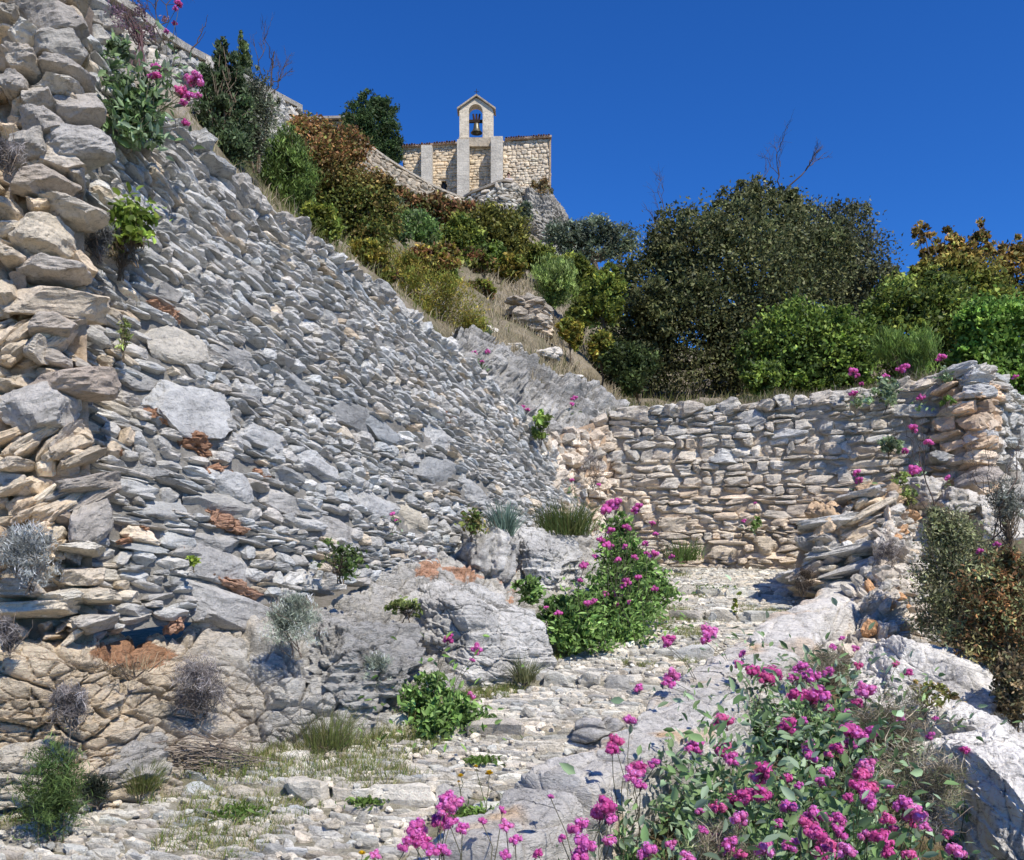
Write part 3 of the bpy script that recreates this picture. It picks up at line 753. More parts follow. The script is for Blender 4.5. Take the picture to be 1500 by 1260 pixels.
def paving():
    r = np.random.default_rng(77); C = []; H = []; A = []
    y = 3.2
    while y < 13.6:
        d = r.uniform(.03, .055) * (1 + .02 * y)
        yy0 = y
        x = pl(y) - .25
        while x < pr(y) + .1:
            w = r.uniform(.07, .22) * (1.7 if r.random() < .12 else 1)
            xc = x + w / 2; yc = yy0 - .16 * xc + .1 * math.sin(xc * 2.1) + r.normal(0, .018)
            nz = vnoise(np.array([[xc * .8, yc * .8, 7.]]), 40)[0]
            edge = min(xc - pl(yc), pr(yc) - xc)
            if not (nz > .85 or (edge < .25 and r.random() < .55)) and r.random() < .96 and yc < 13.7:
                C.append((xc, yc)); H.append((w / 2 * .97, d / 2 * r.uniform(.75, 1.05), r.uniform(.04, .06))); A.append(r.normal(-.14 + .06 * math.cos(xc * 2), .1))
            x += w * r.uniform(.94, 1.06)
        y += d
    # riser stones
    for ys_ in STEPS:
        x = pl(ys_) + .1
        while x < pr(ys_):
            w = r.uniform(.2, .45); xc = x + w / 2; yc = ys_ + .1 - .16 * xc + r.normal(0, .015)
            if pl(yc) < xc < pr(yc): C.append((xc, yc)); H.append((w / 2 * .96, r.uniform(.045, .07), .085)); A.append(r.normal(-.14, .05))
            x += w
    C = np.array(C); H = np.array(H); A = np.array(A); k = len(C)
    z = zstep(C[:, 1], C[:, 0]) - H[:, 2] + r.normal(.004, .007, k)
    z[H[:, 2] > .08] += .035
    c3 = np.stack([C[:, 0], C[:, 1], z], 1)
    T = np.stack([np.cos(A), np.sin(A), r.normal(0, .05, k)], 1); T = nrm(T); N = nrm(np.stack([r.normal(0, .05, k), r.normal(-.13, .06, k), np.ones(k)], 1))
    U = nrm(np.cross(N, T)); T = np.cross(U, N)
    col = tone((.445, .43, .39), r, k, .18, .03); d = r.random(k) < .22; col[d] = tone((.36, .36, .35), r, d.sum(), .15)
    return stones(c3, T, U, N, H, col, 4, .2, 8, (4, 10), 9)
r = np.random.default_rng(66); k = 1500; Yp = 3.3 + 10 * r.random(k); u = r.random(k) ** 1.5; Xp = pl(Yp) * (1 - u) + pr(Yp) * u
sz = np.exp(r.normal(-4.1, .45, k)); c3 = np.stack([Xp, Yp, zstep(Yp, Xp) + sz * .2], 1); T = nrm(r.normal(size=(k, 3)) * [1, 1, .15]); N = nrm(np.cross(T, nrm(r.normal(size=(k, 3)) + [0, 0, 2.]))); U = np.cross(N, T)
V, Q, C = stones(c3, T, U, N, np.stack([sz, sz * .6, sz * .8], 1), tone((.5, .48, .43), r, k, .2), 3, .15, 7, (3, 7), 12)
o = solo('path_gravel', V, Q, M_PAVE, C, 'loose pale stone chips scattered over the path', 'gravel', kind='stuff', origin=np.zeros(3), smooth=False)
V, Q, C = paving()
solo('path_paving', V, Q, M_PAVE, C, kind='structure', origin=np.zeros(3), smooth=False)

# ---- bank of soil beyond the kerb
ys = np.linspace(2.2, 22, 160); us = np.linspace(0, 16, 80)
YY, UU = np.meshgrid(ys, us, indexing='ij'); XX = np.interp(YY, [2.5, 4.08, 4.67, 5.35, 5.96, 7.0, 7.98, 9.44, 10.8, 12.1], [-.8, -.1, .25, .78, 1.2, 1.75, 2.5, 3.45, 4.3, 4.8]) + UU
pos = np.stack([XX, YY, bedz(XX, YY)], -1).reshape(-1, 3); pos[:, 2] += .05 * fbm(pos * 2.2, 4, 8)
i = np.arange(159)[:, None] * 80 + np.arange(79)[None]
solo('bank', pos, np.stack([i, i + 80, i + 81, i + 1], -1).reshape(-1, 4)[:, ::-1], M_BED, None, kind='structure', origin=np.zeros(3))

# ================================================================== WALLS AND ROCK
# ---- big grey dry-stone retaining wall
LW = Surf([[(60, 960, 5.55), (90, 20, 6.5)], [(150, 930, 5.85), (170, 90, 6.75)], [(300, 905, 6.35), (262, 188, 7.25)], [(430, 875, 7.2), (372, 285, 8.0)], [(540, 850, 8.3), (492, 370, 9.15)],
           [(640, 825, 9.5), (592, 453, 10.25)], [(730, 805, 10.8), (692, 533, 11.45)], [(800, 790, 12.0), (775, 618, 12.6)], [(870, 785, 13.3), (852, 722, 13.6)]])
HERO_G = [(255, 500, 70, 66, 8, (.48, .46, .42)), (287, 598, 86, 84, 22, LGREY), (345, 705, 48, 62, 25, LGREY), (328, 832, 72, 66, 5, (.40, .4, .4)), (345, 888, 98, 56, 0, (.40, .4, .4)), (318, 790, 70, 40, 14, (.37, .37, .37)),
          (325, 735, 80, 42, 20, (.4, .4, .39)), (148, 762, 50, 72, 0, (.36, .35, .34)), (570, 632, 60, 44, 20), (640, 690, 62, 50, 25), (520, 610, 60, 50, 20), (215, 560, 60, 40, 15), (385, 640, 50, 36, 20, LGREY), (420, 730, 60, 40, 15),
          (560, 740, 62, 44, 15), (490, 770, 60, 42, 8), (605, 760, 40, 44, 5, (.45, .42, .36)), (470, 690, 50, 34, 14, LGREY), (640, 640, 46, 36, 20, LGREY), (350, 520, 50, 40, 20), (250, 420, 50, 34, 25), (440, 560, 44, 32, 22), (700, 720, 46, 34, 16), (220, 690, 46, 34, 10), (240, 740, 60, 34, 10)]
CLAYS = [(293, 650, 62, 40), (322, 690, 30, 34), (330, 765, 52, 34), (345, 858, 70, 22), (270, 915, 26, 40), (245, 455, 34, 24), (230, 610, 40, 14), (190, 665, 30, 16), (385, 693, 22, 12), (660, 610, 24, 22), (190, 800, 30, 14), (215, 770, 22, 12), (275, 800, 24, 20)]
def lw_col(px, py, r, k):
    c = tone(GREY, r, k, .17, .025)
    b = r.random(k) < .05 + .25 * (px < 190); c[b] = tone(BEIGE, r, b.sum(), .15)
    return c
def lw_skip(px, py):
    m = np.zeros(len(px), bool)
    for q in HERO_G: m |= (np.abs(px - q[0]) < q[2] * .46) & (np.abs(py - q[1]) < q[3] * .42)
    for q in CLAYS[:6]: m |= (np.abs(px - q[0]) < q[2] * .42) & (np.abs(py - q[1]) < q[3] * .4)
    return m
w = thing('retaining_wall', 'tall grey dry stone retaining wall running up the left side of the path', 'wall', P(300, 905, 6.35))
V, Q = LW.grid(260, 110, lambda p: .012 * fbm(p * 2, 3, 4) + .02 * fbm(p * 11, 4, 9), .055)
part('wall_core', w, V, Q, M_CLAY, np.broadcast_to(np.array((.25, .245, .235)), V.shape))
mb = MB()
lay_courses(mb, LW, .056, (.09, .26), lw_col, tilt=.13, seed=3, depth=.10, prot=.007, ang=(-4, 5), n=5, skip=lw_skip, lean=5, rough=.13, cuts=10, pw=(3.2, 7), fill=1.08, vary=.35)
mb.part('stonework', w, M_STONE)
mb = MB(); hero(mb, LW, HERO_G, lambda px, py, r, k: tone((.36, .37, .38), r, k, .12), 5, .12, -.012, 12, 11, .09, (3.5, 8))
mb.part('large_stone', w, M_STONE)
# ragged line of capping stones along the falling top edge
r = np.random.default_rng(8); a = np.arange(.9, LW.L, .17) ; pos, T, U, N = LW.frame(a, .985); k = len(a)
half = np.stack([r.uniform(.1, .18, k), r.uniform(.05, .1, k), r.uniform(.14, .22, k)], 1); T, U = rot2(T, U, r.normal(0, .25, k)); fl = np.sum(np.cross(T, U) * N, 1) < 0; T[fl] *= -1
V, F, C = stones(pos - N * .1 + r.normal(0, .03, (k, 3)), T, U, N, half, tone((.44, .44, .435), r, k, .15), 6, .2, 9, (2.6, 6), 4)
part('coping', w, V, F, M_STONE, C)
mb = MB()
for j, (x, y, ww, hh) in enumerate(CLAYS):
    a, v = LW.find(x, y); pos, T, U, N = LW.frame([a], [v]); Yd = pos[0, 1]
    R = nrm(np.array([[1., 0, 0]]) - N * N[:, :1]); Up = np.cross(N, R); f = max(abs(R[0, 0]), .45)
    V, F, C = stones(pos - N * .09, R, Up, N, np.array([[ww * .36 * Yd / K / f, hh * .36 * Yd / K, .10]]), tone(CLAY, r, 1, .15), 20, .35, 5, (2, 3), 40 + j)
    V = V + .03 * fbm(V * 17, 4, j)[:, None] * N + .02 * fbm(V * 14 + 9, 3, j)[:, None]; mb.add(V, F, C)
mb.part('clay_patch', w, M_CLAY, label='orange red clay showing between the stones')

# ---- broken end of the beige wall at the left
BW = Surf([[(-260, 985, 5.2), (-260, -260, 5.75)], [(-60, 965, 5.3), (-60, -200, 5.85)], [(60, 950, 5.42), (56, -140, 5.95)], [(138, 940, 5.55), (118, -60, 6.05)]])
HERO_B = [(75, 22, 92, 62, 10, (.36, .34, .32)), (95, 73, 66, 46, 18, (.34, .33, .31)), (35, 55, 52, 32, -8, WHITE), (34, 90, 52, 32, 0, (.5, .46, .41)), (104, 104, 64, 34, 14, (.36, .34, .32)), (88, 125, 66, 26, 10, (.5, .48, .44)),
          (60, 147, 46, 40, 12, (.5, .47, .43)), (120, 160, 60, 46, 16, (.38, .36, .34)), (62, 187, 64, 46, 8, (.40, .38, .36)), (18, 125, 40, 38, 0, (.4, .38, .36)), (142, 210, 98, 46, 18, (.42, .41, .40)), (34, 220, 58, 46, 8, (.42, .40, .37)),
          (94, 234, 60, 36, 6, (.52, .48, .43)), (62, 268, 92, 42, 4, (.42, .38, .34)), (108, 305, 80, 26, -2, (.56, .52, .46)), (55, 341, 90, 66, 4, (.55, .5, .42)), (70, 395, 100, 33, 3, (.45, .42, .39)), (84, 438, 132, 54, 8, (.60, .53, .44)),
          (85, 482, 70, 40, 10, (.42, .38, .34)), (56, 514, 44, 36, -30, (.52, .48, .42)), (106, 562, 108, 48, 14, (.38, .33, .29)), (58, 602, 108, 72, 14, (.44, .43, .42)), (150, 762, 52, 72, 2, (.38, .36, .34)), (145, 708, 84, 30, 14, (.37, .34, .31)),
          (120, 797, 60, 18, 4, WHITE), (50, 898, 118, 32, 2, (.62, .56, .47)), (190, 905, 66, 28, 10, (.45, .43, .40)), (150, 870, 70, 26, 8, (.55, .5, .42)), (20, 925, 44, 22, 0, WHITE), (92, 870, 66, 26, 4, WHITE), (120, 838, 56, 30, 6, (.58, .52, .44)), (30, 868, 70, 28, 0, (.5, .45, .39)),
          (22, 685, 50, 20, 18, BEIGE), (12, 20, 34, 26, 0, (.42, .4, .37)), (8, 75, 30, 26, 0, (.45, .42, .4)), (10, 300, 40, 30, 0, BEIGE), (12, 380, 40, 30, -10, BEIGE), (8, 430, 30, 44, 20, BEIGE)]
def bw_col(px, py, r, k):
    c = tone((.58, .50, .40), r, k, .15, .03); b = r.random(k) < .2; c[b] = tone((.40, .37, .34), r, b.sum(), .12); return c
def bw_skip(px, py):
    m = np.zeros(len(px), bool)
    for q in HERO_B: m |= (np.abs(px - q[0]) < q[2] * .42) & (np.abs(py - q[1]) < q[3] * .4)
    return m
w = thing('ruined_wall', 'broken end of a wall of big beige and grey stones at the left edge', 'wall', P(20, 950, 5.4))
V, Q = BW.grid(80, 120, lambda p: .05 * fbm(p * 4, 4, 4) + .03 * fbm(p * 16, 3, 9), .17)
part('wall_core', w, V, Q, M_CLAY, np.broadcast_to(np.array((.50, .40, .30)), V.shape))
mb = MB()
lay_courses(mb, BW, .075, (.09, .24), bw_col, tilt=0, seed=5, depth=.13, prot=.05, ang=(4, 16), n=6, skip=bw_skip, lean=10, rough=.13, cuts=11, pw=(3, 8), inset=.07, fill=.97)
for (x0, y0, k) in ((0, 480, 7), (10, 640, 9), (20, 720, 8), (0, 790, 5)):     # slanting slabs packed on edge
    rr_ = np.random.default_rng(int(y0)); L = [(x0 + 14 * j + rr_.uniform(-4, 4), y0 + 12 * (j % 3) + rr_.uniform(-10, 10), rr_.uniform(50, 84), rr_.uniform(15, 24), 34 + rr_.normal(0, 6)) for j in range(k)]
    hero(mb, BW, L, bw_col, 7 + k, .13, .0, 8, 9, .14, (2.6, 6))
mb.part('stonework', w, M_STONE)
for j, q in enumerate(HERO_B):
    mb = MB(); hero(mb, BW, [(q[0], q[1], q[2] * .97, q[3] * .95) + tuple(q[4:])], bw_col, 11 + j, .19, .08, 14, 13, .09, (4, 9)); mb.part('stone', w, M_STONE)
# end face that returns to the grey wall
RET = Surf([[(128, 940, 5.72), (106, -60, 6.22)], [(165, 925, 6.3), (150, -40, 7.0)]])
V, Q = RET.grid(10, 60, lambda p: .05 * fbm(p * 4, 4, 4), .1); part('return_face', w, V, Q, M_CLAY, np.broadcast_to(np.array((.24, .2, .165)), V.shape))

# ---- natural rock foot under both walls
FOOT = Surf([[(-260, 1260, 4.5), (-260, 1080, 4.75), (-260, 985, 5.0), (-260, 940, 5.5)], [(0, 1195, 5.02), (0, 1075, 5.12), (0, 962, 5.28), (0, 935, 5.65)], [(130, 1172, 5.2), (130, 1060, 5.36), (135, 955, 5.45), (140, 925, 6.0)], [(260, 1148, 5.45), (250, 1050, 5.75), (250, 968, 5.95), (285, 912, 6.5)],
             [(400, 1110, 5.85), (390, 1020, 6.15), (400, 945, 6.5), (420, 880, 7.3)], [(500, 1095, 6.05), (500, 1010, 6.4), (510, 920, 7.0), (535, 850, 8.4)], [(590, 1080, 6.25), (590, 990, 6.8), (600, 905, 7.8), (635, 822, 9.6)],
             [(680, 1034, 6.9), (680, 940, 7.7), (690, 870, 8.9), (725, 800, 10.9)], [(770, 985, 7.8), (770, 910, 8.6), (780, 850, 10.2), (805, 785, 12.2)], [(830, 950, 8.6), (840, 885, 9.8), (850, 830, 11.8), (865, 772, 13.4)], [(900, 893, 10.3), (905, 865, 11.2), (905, 838, 12.5), (905, 770, 13.8)]])
FOOT.c[:, 0, 2] -= .16
V, Q = FOOT.grid(900, 260, rock_disp(31, .085, .05, 9.0))
px, py = proj(V); t = np.clip((410 - px) / 220 + .25 * fbm(V * 2.2, 3, 12), 0, 1)[:, None]
col = np.array((.43, .425, .41)) * (1 - t) + np.array((.60, .52, .41)) * t
col = col * (1 + .16 * fbm(V * 1.7, 3, 6))[:, None]
rd = fbm(V * np.array([4.5, 4.5, 3.]), 4, 77) - 2.2 * np.clip(np.abs(px - 690) / 100 - .6, 0, 9) - 2.2 * np.clip(np.abs(py - 825) / 60 - .6, 0, 9) > .32; col[rd] = np.array(CLAY) * 1.05
hol = ((px - 190) / 66) ** 2 + ((py - 958) / 20) ** 2 + .5 * fbm(V * 5, 3, 4) < 1; col[hol] = np.array((.36, .21, .13))
solo('rock_outcrop', V, Q, M_ROCK, np.clip(col, .02, .9), 'bedrock ledge, beige at left and grey at right, under the walls beside the path', 'rock', smooth=False)

def mkrock(label, c, half, cat='rock', name='rock', group=None, mat=None, **k):
    V, Q, C = rock(c, half, **k); return solo(name, V, Q, mat or M_BOULDER, C, label, cat, group, smooth=k.get('n', 30) < 30)
mkrock('large smooth grey boulder at the path edge right of the low flowering plant', P(688, 940, 8.15), (.62, .72, .46), rotz=.55, tilt=.1, roll=.1, col=(.42, .42, .415), n=110, seed=3, vor=.6, cuts=7, rough=.12, strata=.02, pw=3.2)
mkrock('grey rock block behind the tall flower clump, above the boulder', P(800, 832, 10.3), (.42, .5, .42), rotz=.3, col=(.38, .385, .39), n=40, seed=5, cuts=9)
mkrock('squat grey rock face under the wall with a dark notch, left of the boulder', P(520, 985, 6.75), (.5, .4, .33), rotz=.4, col=(.38, .38, .375), n=48, seed=9, cuts=8, strata=.05, band=12., mat=M_ROCK)
r = np.random.default_rng(2)
for j, (x, y, hw, lab) in enumerate([(692, 812, .1, 'leftmost upright grey rock fin with clay at its foot'), (712, 818, .12, 'middle upright grey rock fin below the blue green spurge'), (735, 822, .12, 'rightmost upright grey rock fin below the wall')]):
    mkrock(lab, P(x, y, 9.9), (hw, .32, .33), rotz=.5, roll=.25, col=(.36, .36, .36), n=26, seed=20 + j, cuts=8, strata=.02)
mkrock('pale blocky rock at the left corner of the path', P(20, 1130, 5.25), (.4, .28, .17), col=(.52, .49, .43), n=40, seed=31, strata=.05, band=13., mat=M_ROCK)
mkrock('grey rock ledge low beside the twig pile', P(165, 1130, 5.45), (.32, .25, .16), col=(.45, .44, .42), n=40, seed=32, strata=.05, band=13., rotz=.3, mat=M_ROCK)
mkrock('small white stone lying at the path edge by the grass', P(436, 1113, 5.85), (.085, .06, .03), col=(.66, .64, .6), n=12, seed=33, detail=.006, strata=0, rough=.1)

# ---- kerb slabs on the right of the path
def kerb_seg(Y0, Y1, h, wd, col, seed, label):
    """worn rock slab following the path edge: flat top, rounded shoulders, closed ends"""
    nu, prof = 240, np.array([(-.06, -.45), (-.02, -.1), (.0, .55), (.05, .88), (.14, 1.0), (.55, 1.06), (.85, 1.0), (.97, .8), (1.02, .3), (1.06, -.8), (1.1, -1.7)])
    t = np.linspace(0, 1, 150); pf = Surf._cr(prof, t * (len(prof) - 1))
    Y = np.linspace(Y0, Y1, nu); x0 = pr(Y) - .02; d = np.stack([np.gradient(x0), np.gradient(Y)], 1); d = nrm(d); nx = np.stack([d[:, 1], -d[:, 0]], 1)
    e = np.linspace(0, 1, nu); cap = np.clip(np.minimum(e, 1 - e) / .035, 0, 1) ** .45
    cap = np.maximum(cap, .02)
    wv = wd * (1 + .22 * vnoise(np.stack([Y * .9, Y * 0, Y * 0 + seed], 1), 5)); hv = h * (1 + .18 * vnoise(np.stack([Y * 1.3, Y * 0 + 3, Y * 0 + seed], 1), 6))
    a = ((pf[None, :, 0] - .5) * cap[:, None] + .5) * wv[:, None]; z = zpath(Y)[:, None] + np.where(pf[None, :, 1] > 0, pf[None, :, 1] * hv[:, None] * (.55 + .45 * cap[:, None]), pf[None, :, 1] * .25)
    V = np.stack([x0[:, None] + nx[:, :1] * a, Y[:, None] + nx[:, 1:] * a, z], -1).reshape(-1, 3)
    f1, f2, idc = voro((V + .12 * fbm(V * 2, 2, seed)[:, None]) * np.array([1.9, 1.9, 3.]), seed); g1, g2, idg = voro((V + .1 * fbm(V * 3, 2, seed)[:, None]) * np.array([5., 5., 11.]), seed + 4)
    N = np.stack([nx[:, :1] * np.where(pf[:, 0] > .5, .6, -.6)[None], nx[:, 1:] * np.where(pf[:, 0] > .5, .6, -.6)[None], np.broadcast_to(np.clip(pf[:, 1], 0, 1)[None], (nu, len(t)))], -1).reshape(-1, 3)
    V = V + nrm(N) * (.05 * fbm(V * 1.6, 3, seed) + .05 * (idc - .5) - .035 * np.exp(-(f2 - f1) * 22) + .012 * (idg - .5) - .012 * np.exp(-(g2 - g1) * 20) + .012 * fbm(V * 9, 4, seed + 1))[:, None]
    i = np.arange(nu - 1)[:, None] * len(t) + np.arange(len(t) - 1)[None]
    Q = np.stack([i, i + 1, i + len(t) + 1, i + len(t)], -1).reshape(-1, 4)
    C = np.asarray(col) * (1 + .12 * fbm(V * 1.4, 3, seed + 2))[:, None]; wm = np.clip(fbm(V * 3, 3, seed + 8) - .45, 0, 1)[:, None]; C = C * (1 - wm) + np.array((.55, .38, .22)) * wm
    solo('kerb_slab', V, Q, M_KERB, np.clip(C, .02, .8), label, 'kerb', smooth=False)
for a_ in ((7.9, 10.9, .30, .56, (.50, .49, .475), 50, 'long pale rock kerb at the upper end of the path edge under the broken parapet'), (6.65, 7.85, .27, .56, (.50, .49, .475), 51, 'pale rock kerb slab halfway down the path edge'), (5.75, 6.6, .25, .54, (.46, .455, .445), 52, 'low grey kerb slab with a dark stone at its path side'),
           (4.85, 5.7, .27, .55, (.47, .465, .455), 53, 'broad grey kerb slab beside the yellow dandelions'), (4.2, 4.8, .24, .5, (.44, .435, .425), 54, 'grey kerb rock at a dark crevice near the bottom edge'), (3.2, 4.15, .2, .5, (.50, .49, .475), 55, 'pale kerb rock at the bottom edge among magenta flowers')):
    kerb_seg(*a_)
mkrock('dark grey stone set on the path side of the kerb', P(872, 1066, 6.2), (.15, .09, .07), col=(.3, .3, .3), n=16, seed=61, detail=.01, strata=.0, rotz=-.3)

# ---- big pale boulders at the right edge
mkrock('broad pale grey boulder sloping down the right side behind the flowers', P(1335, 1020, 7.6), (.58, .85, .46), rotz=.15, tilt=.3, roll=.15, col=(.56, .55, .53), n=110, seed=70, vor=.45, cuts=9, strata=.02, pw=3.4, detail=.022)
mkrock('largest pale boulder in the bottom right corner', P(1462, 1190, 5.6), (.56, .9, .52), rotz=.15, tilt=.32, roll=.22, col=(.58, .57, .55), n=110, seed=72, vor=.45, cuts=9, strata=.02, pw=3.2, detail=.022)
mkrock('pale boulder below the grey shrub at the right edge', P(1450, 1050, 7.6), (.45, .6, .35), rotz=-.2, col=(.42, .42, .42), n=40, seed=73)
mkrock('narrow pale rock rib between the two big boulders', P(1385, 1110, 6.3), (.28, .6, .40), rotz=.25, tilt=.3, roll=.25, col=(.55, .54, .52), n=60, seed=74, vor=.45, cuts=9)

# ---- back wall across the top of the path
BK = Surf([[(898, 835, 13.9), (900, 607, 14.0)], [(1000, 838, 13.5), (1000, 602, 13.6)], [(1100, 842, 13.2), (1100, 594, 13.3)], [(1200, 850, 12.9), (1200, 584, 13.0)], [(1300, 855, 12.6), (1300, 572, 12.8)], [(1395, 860, 12.3), (1392, 552, 12.5)]])
HERO_K = [(927, 606, 46, 20, 0, (.5, .47, .42)), (1102, 612, 48, 28, 4, (.42, .42, .42)), (1160, 634, 54, 18, 0, LGREY), (1062, 668, 44, 20, 0, LGREY), (1340, 600, 66, 26, -6, (.46, .46, .45)), (1070, 590, 30, 18, 8, WHITE), (1285, 562, 54, 16, 4, (.45, .45, .44)), (1228, 572, 40, 16, 0, (.45, .44, .42)), (1060, 810, 50, 24, 0, BEIGE), (985, 770, 40, 22, 0, BEIGE), (1120, 800, 40, 26, -10, BEIGE), (1230, 590, 34, 14, 0), (1360, 575, 40, 20, 6), (925, 745, 26, 34, 4, BEIGE), (1365, 556, 40, 18, 6), (1325, 566, 36, 18, 6)]
def bk_col(px, py, r, k):
    t = np.clip((py - 600) / 170 + r.normal(0, .22, k), 0, 1)[:, None]
    c = tone((.45, .435, .41), r, k, .16, .02) * (1 - t) + tone((.57, .505, .425), r, k, .15, .03) * t
    return c
w = thing('stone_wall', 'dry stone wall crossing the upper end of the path below the trees', 'wall', P(1100, 840, 13.2))
V, Q = BK.grid(220, 110, lambda p: .012 * fbm(p * 4, 3, 4) + .02 * fbm(p * 10, 4, 9), .045); part('wall_core', w, V, Q, M_CLAY, np.broadcast_to(np.array((.50, .43, .35)), V.shape))
mb = MB(); skp = lambda px, py: np.any([(np.abs(px - q[0]) < q[2] * .42) & (np.abs(py - q[1]) < q[3] * .4) for q in HERO_K], axis=0)
lay_courses(mb, BK, .085, (.12, .38), bk_col, tilt=0.0, seed=15, depth=.14, prot=.007, ang=(0, 4), n=5, skip=skp, lean=4, rough=.11, cuts=9, pw=(4, 11), fill=1.1, vary=.4)
hero(mb, BK, HERO_K, bk_col, 5, .16, .03, 8, 8, .14, (3.5, 8)); mb.part('stonework', w, M_STONE)
r = np.random.default_rng(18); a = np.arange(.1, BK.L, .27); pos, T, U, N = BK.frame(a, .985); k = len(a); half = np.stack([r.uniform(.12, .22, k), r.uniform(.06, .14, k), r.uniform(.18, .26, k)], 1)
fl = np.sum(np.cross(T, U) * N, 1) < 0; T[fl] *= -1
V, F, C = stones(pos - N * .12 + np.stack([np.zeros(k), np.zeros(k), r.uniform(-.03, .07, k)], 1), T, U, N, half, tone((.46, .44, .41), r, k, .15), 6, .18, 9, (3, 7), 14); part('coping', w, V, F, M_STONE, C)
# rubble return at its left end, meeting the retaining wall
CR = Surf([[(835, 800, 12.9), (795, 648, 12.75)], [(880, 815, 13.5), (845, 628, 13.6)], [(915, 825, 14.0), (900, 608, 14.1)]])
V, Q = CR.grid(60, 70, lambda p: .03 * fbm(p * 4, 3, 4) + .02 * fbm(p * 10, 3, 5), .06); part('wall_core', w, V, Q, M_CLAY, np.broadcast_to(np.array((.42, .32, .24)), V.shape))
mb = MB(); lay_courses(mb, CR, .12, (.12, .3), lambda px, py, r, k: tone((.55, .5, .44), r, k, .18, .04), tilt=.05, seed=25, depth=.13, prot=.04, ang=(0, 16), n=5, lean=14, rough=.18, cuts=8, pw=(3, 8), fill=1.06); mb.part('rubble', w, M_STONE)

# pier: the broken right end of the back wall and its outer face
PR = Surf([[(1372, 730, 12.15), (1378, 552, 12.35)], [(1410, 730, 11.95), (1405, 538, 12.2)], [(1452, 725, 11.8), (1440, 532, 12.1)], [(1490, 760, 13.2), (1462, 545, 12.8)], [(1570, 800, 15.5), (1540, 625, 15.2)]])
w = thing('wall_pier', 'broken pier with a beige rubble core at the right end of the upper wall', 'wall', P(1420, 740, 12))
def pr_col(px, py, r, k):
    b = ((px > 1378) & (px < 1456) & (py > 565))[:, None]; return np.where(b, tone((.54, .43, .33), r, k, .18, .04), tone((.42, .415, .40), r, k, .16))
V, Q = PR.grid(70, 40, lambda p: .07 * fbm(p * 5, 4, 4), .1); px, py = proj(V); b = ((px < 1456))[:, None]; part('wall_core', w, V, Q, M_CLAY, np.where(b, np.array((.50, .38, .27)), np.array((.33, .31, .28))))
mb = MB(); lay_courses(mb, PR, .13, (.16, .4), pr_col, seed=27, depth=.15, prot=.05, ang=(0, 6), n=6, lean=10, rough=.16, cuts=7, pw=(4, 10), fill=1.06)
hero(mb, PR, [(1400, 545, 50, 18, 6, LGREY), (1432, 552, 40, 18, -4, LGREY), (1440, 575, 46, 22, 0, LGREY), (1402, 602, 50, 14, 4, (.4, .4, .39)), (1405, 675, 60, 12, 3, (.45, .4, .35)), (1432, 700, 60, 24, 4, (.4, .36, .33)), (1448, 640, 24, 30, 0, LGREY)], pr_col, 3, .2, .06, 8, fmin=.85); mb.part('stonework', w, M_STONE)

# ---- broken parapet stump on the right of the path
w = thing('broken_parapet', 'ruined stub of parapet with ragged stone layers at the path corner', 'wall', P(1235, 850, 10.6))
core = MB()
for (c, h, rz, sd) in ((P(1245, 785, 11.0), (.47, .6, .36), -.2, 1), (P(1270, 748, 11.0), (.34, .6, .26), -.2, 2), (P(1230, 832, 11.0), (.44, .5, .28), -.2, 3)):
    V, Q, C = rock(c, h, rotz=rz, col=(.60, .45, .31), n=50, seed=80 + sd, cuts=6, rough=.16, strata=.05, band=7, detail=.04); core.add(V, Q, C)
core.part('wall_core', w, M_CLAY)
ST = Surf([[(1150, 868, 10.6), (1158, 806, 10.7)], [(1195, 872, 10.3), (1205, 762, 10.5)], [(1245, 876, 10.15), (1255, 728, 10.45)], [(1296, 880, 10.1), (1292, 706, 10.45)], [(1335, 880, 10.6), (1318, 712, 11.0)]])
V, Q = ST.grid(60, 40, lambda p: .06 * fbm(p * 5, 4, 4), .2); part('broken_face', w, V, Q, M_CLAY, np.broadcast_to(np.array((.52, .40, .29)), V.shape))
mb = MB(); lay_courses(mb, ST, .085, (.12, .42), lambda px, py, r, k: np.where((r.random(k) < .4)[:, None], tone((.56, .48, .38), r, k, .15, .04), tone((.44, .435, .43), r, k, .15)), seed=33, depth=.2, prot=.05, ang=(2, 6), n=6, lean=8, rough=.14, cuts=9, pw=(3, 8), fill=.98, inset=.02); mb.part('stonework', w, M_STONE)
for j, q in enumerate([(1228, 762, 110, 15, 3, (.46, .46, .45), .10), (1250, 806, 120, 13, 4, (.47, .47, .46), .12), (1250, 836, 96, 22, 10, (.47, .47, .47), .14), (1264, 722, 66, 13, 2, (.46, .45, .44), .08), (1185, 790, 50, 16, -4, (.36, .35, .34), .06), (1206, 806, 24, 8, 0, (.68, .66, .62), .1), (1180, 838, 46, 16, 6, (.40, .37, .34), .08)]):
    mb = MB(); hero(mb, ST, [q], bk_col, 40 + j, .24, .1, 12, 9, .12, (3.5, 8), fmin=.8); mb.part('slab', w, M_STONE)
OF = Surf([[(1150, 985, 8.35), (1175, 920, 9.0)], [(1225, 985, 8.4), (1245, 868, 9.75)], [(1300, 985, 8.6), (1310, 722, 10.5)], [(1345, 960, 9.2), (1330, 760, 11.2)], [(1362, 930, 10.2), (1345, 740, 12.2)]])
V, Q = OF.grid(80, 50, lambda p: .06 * fbm(p * 4, 4, 4), .08); part('outer_core', w, V, Q, M_CLAY, np.broadcast_to(np.array((.40, .36, .31)), V.shape))
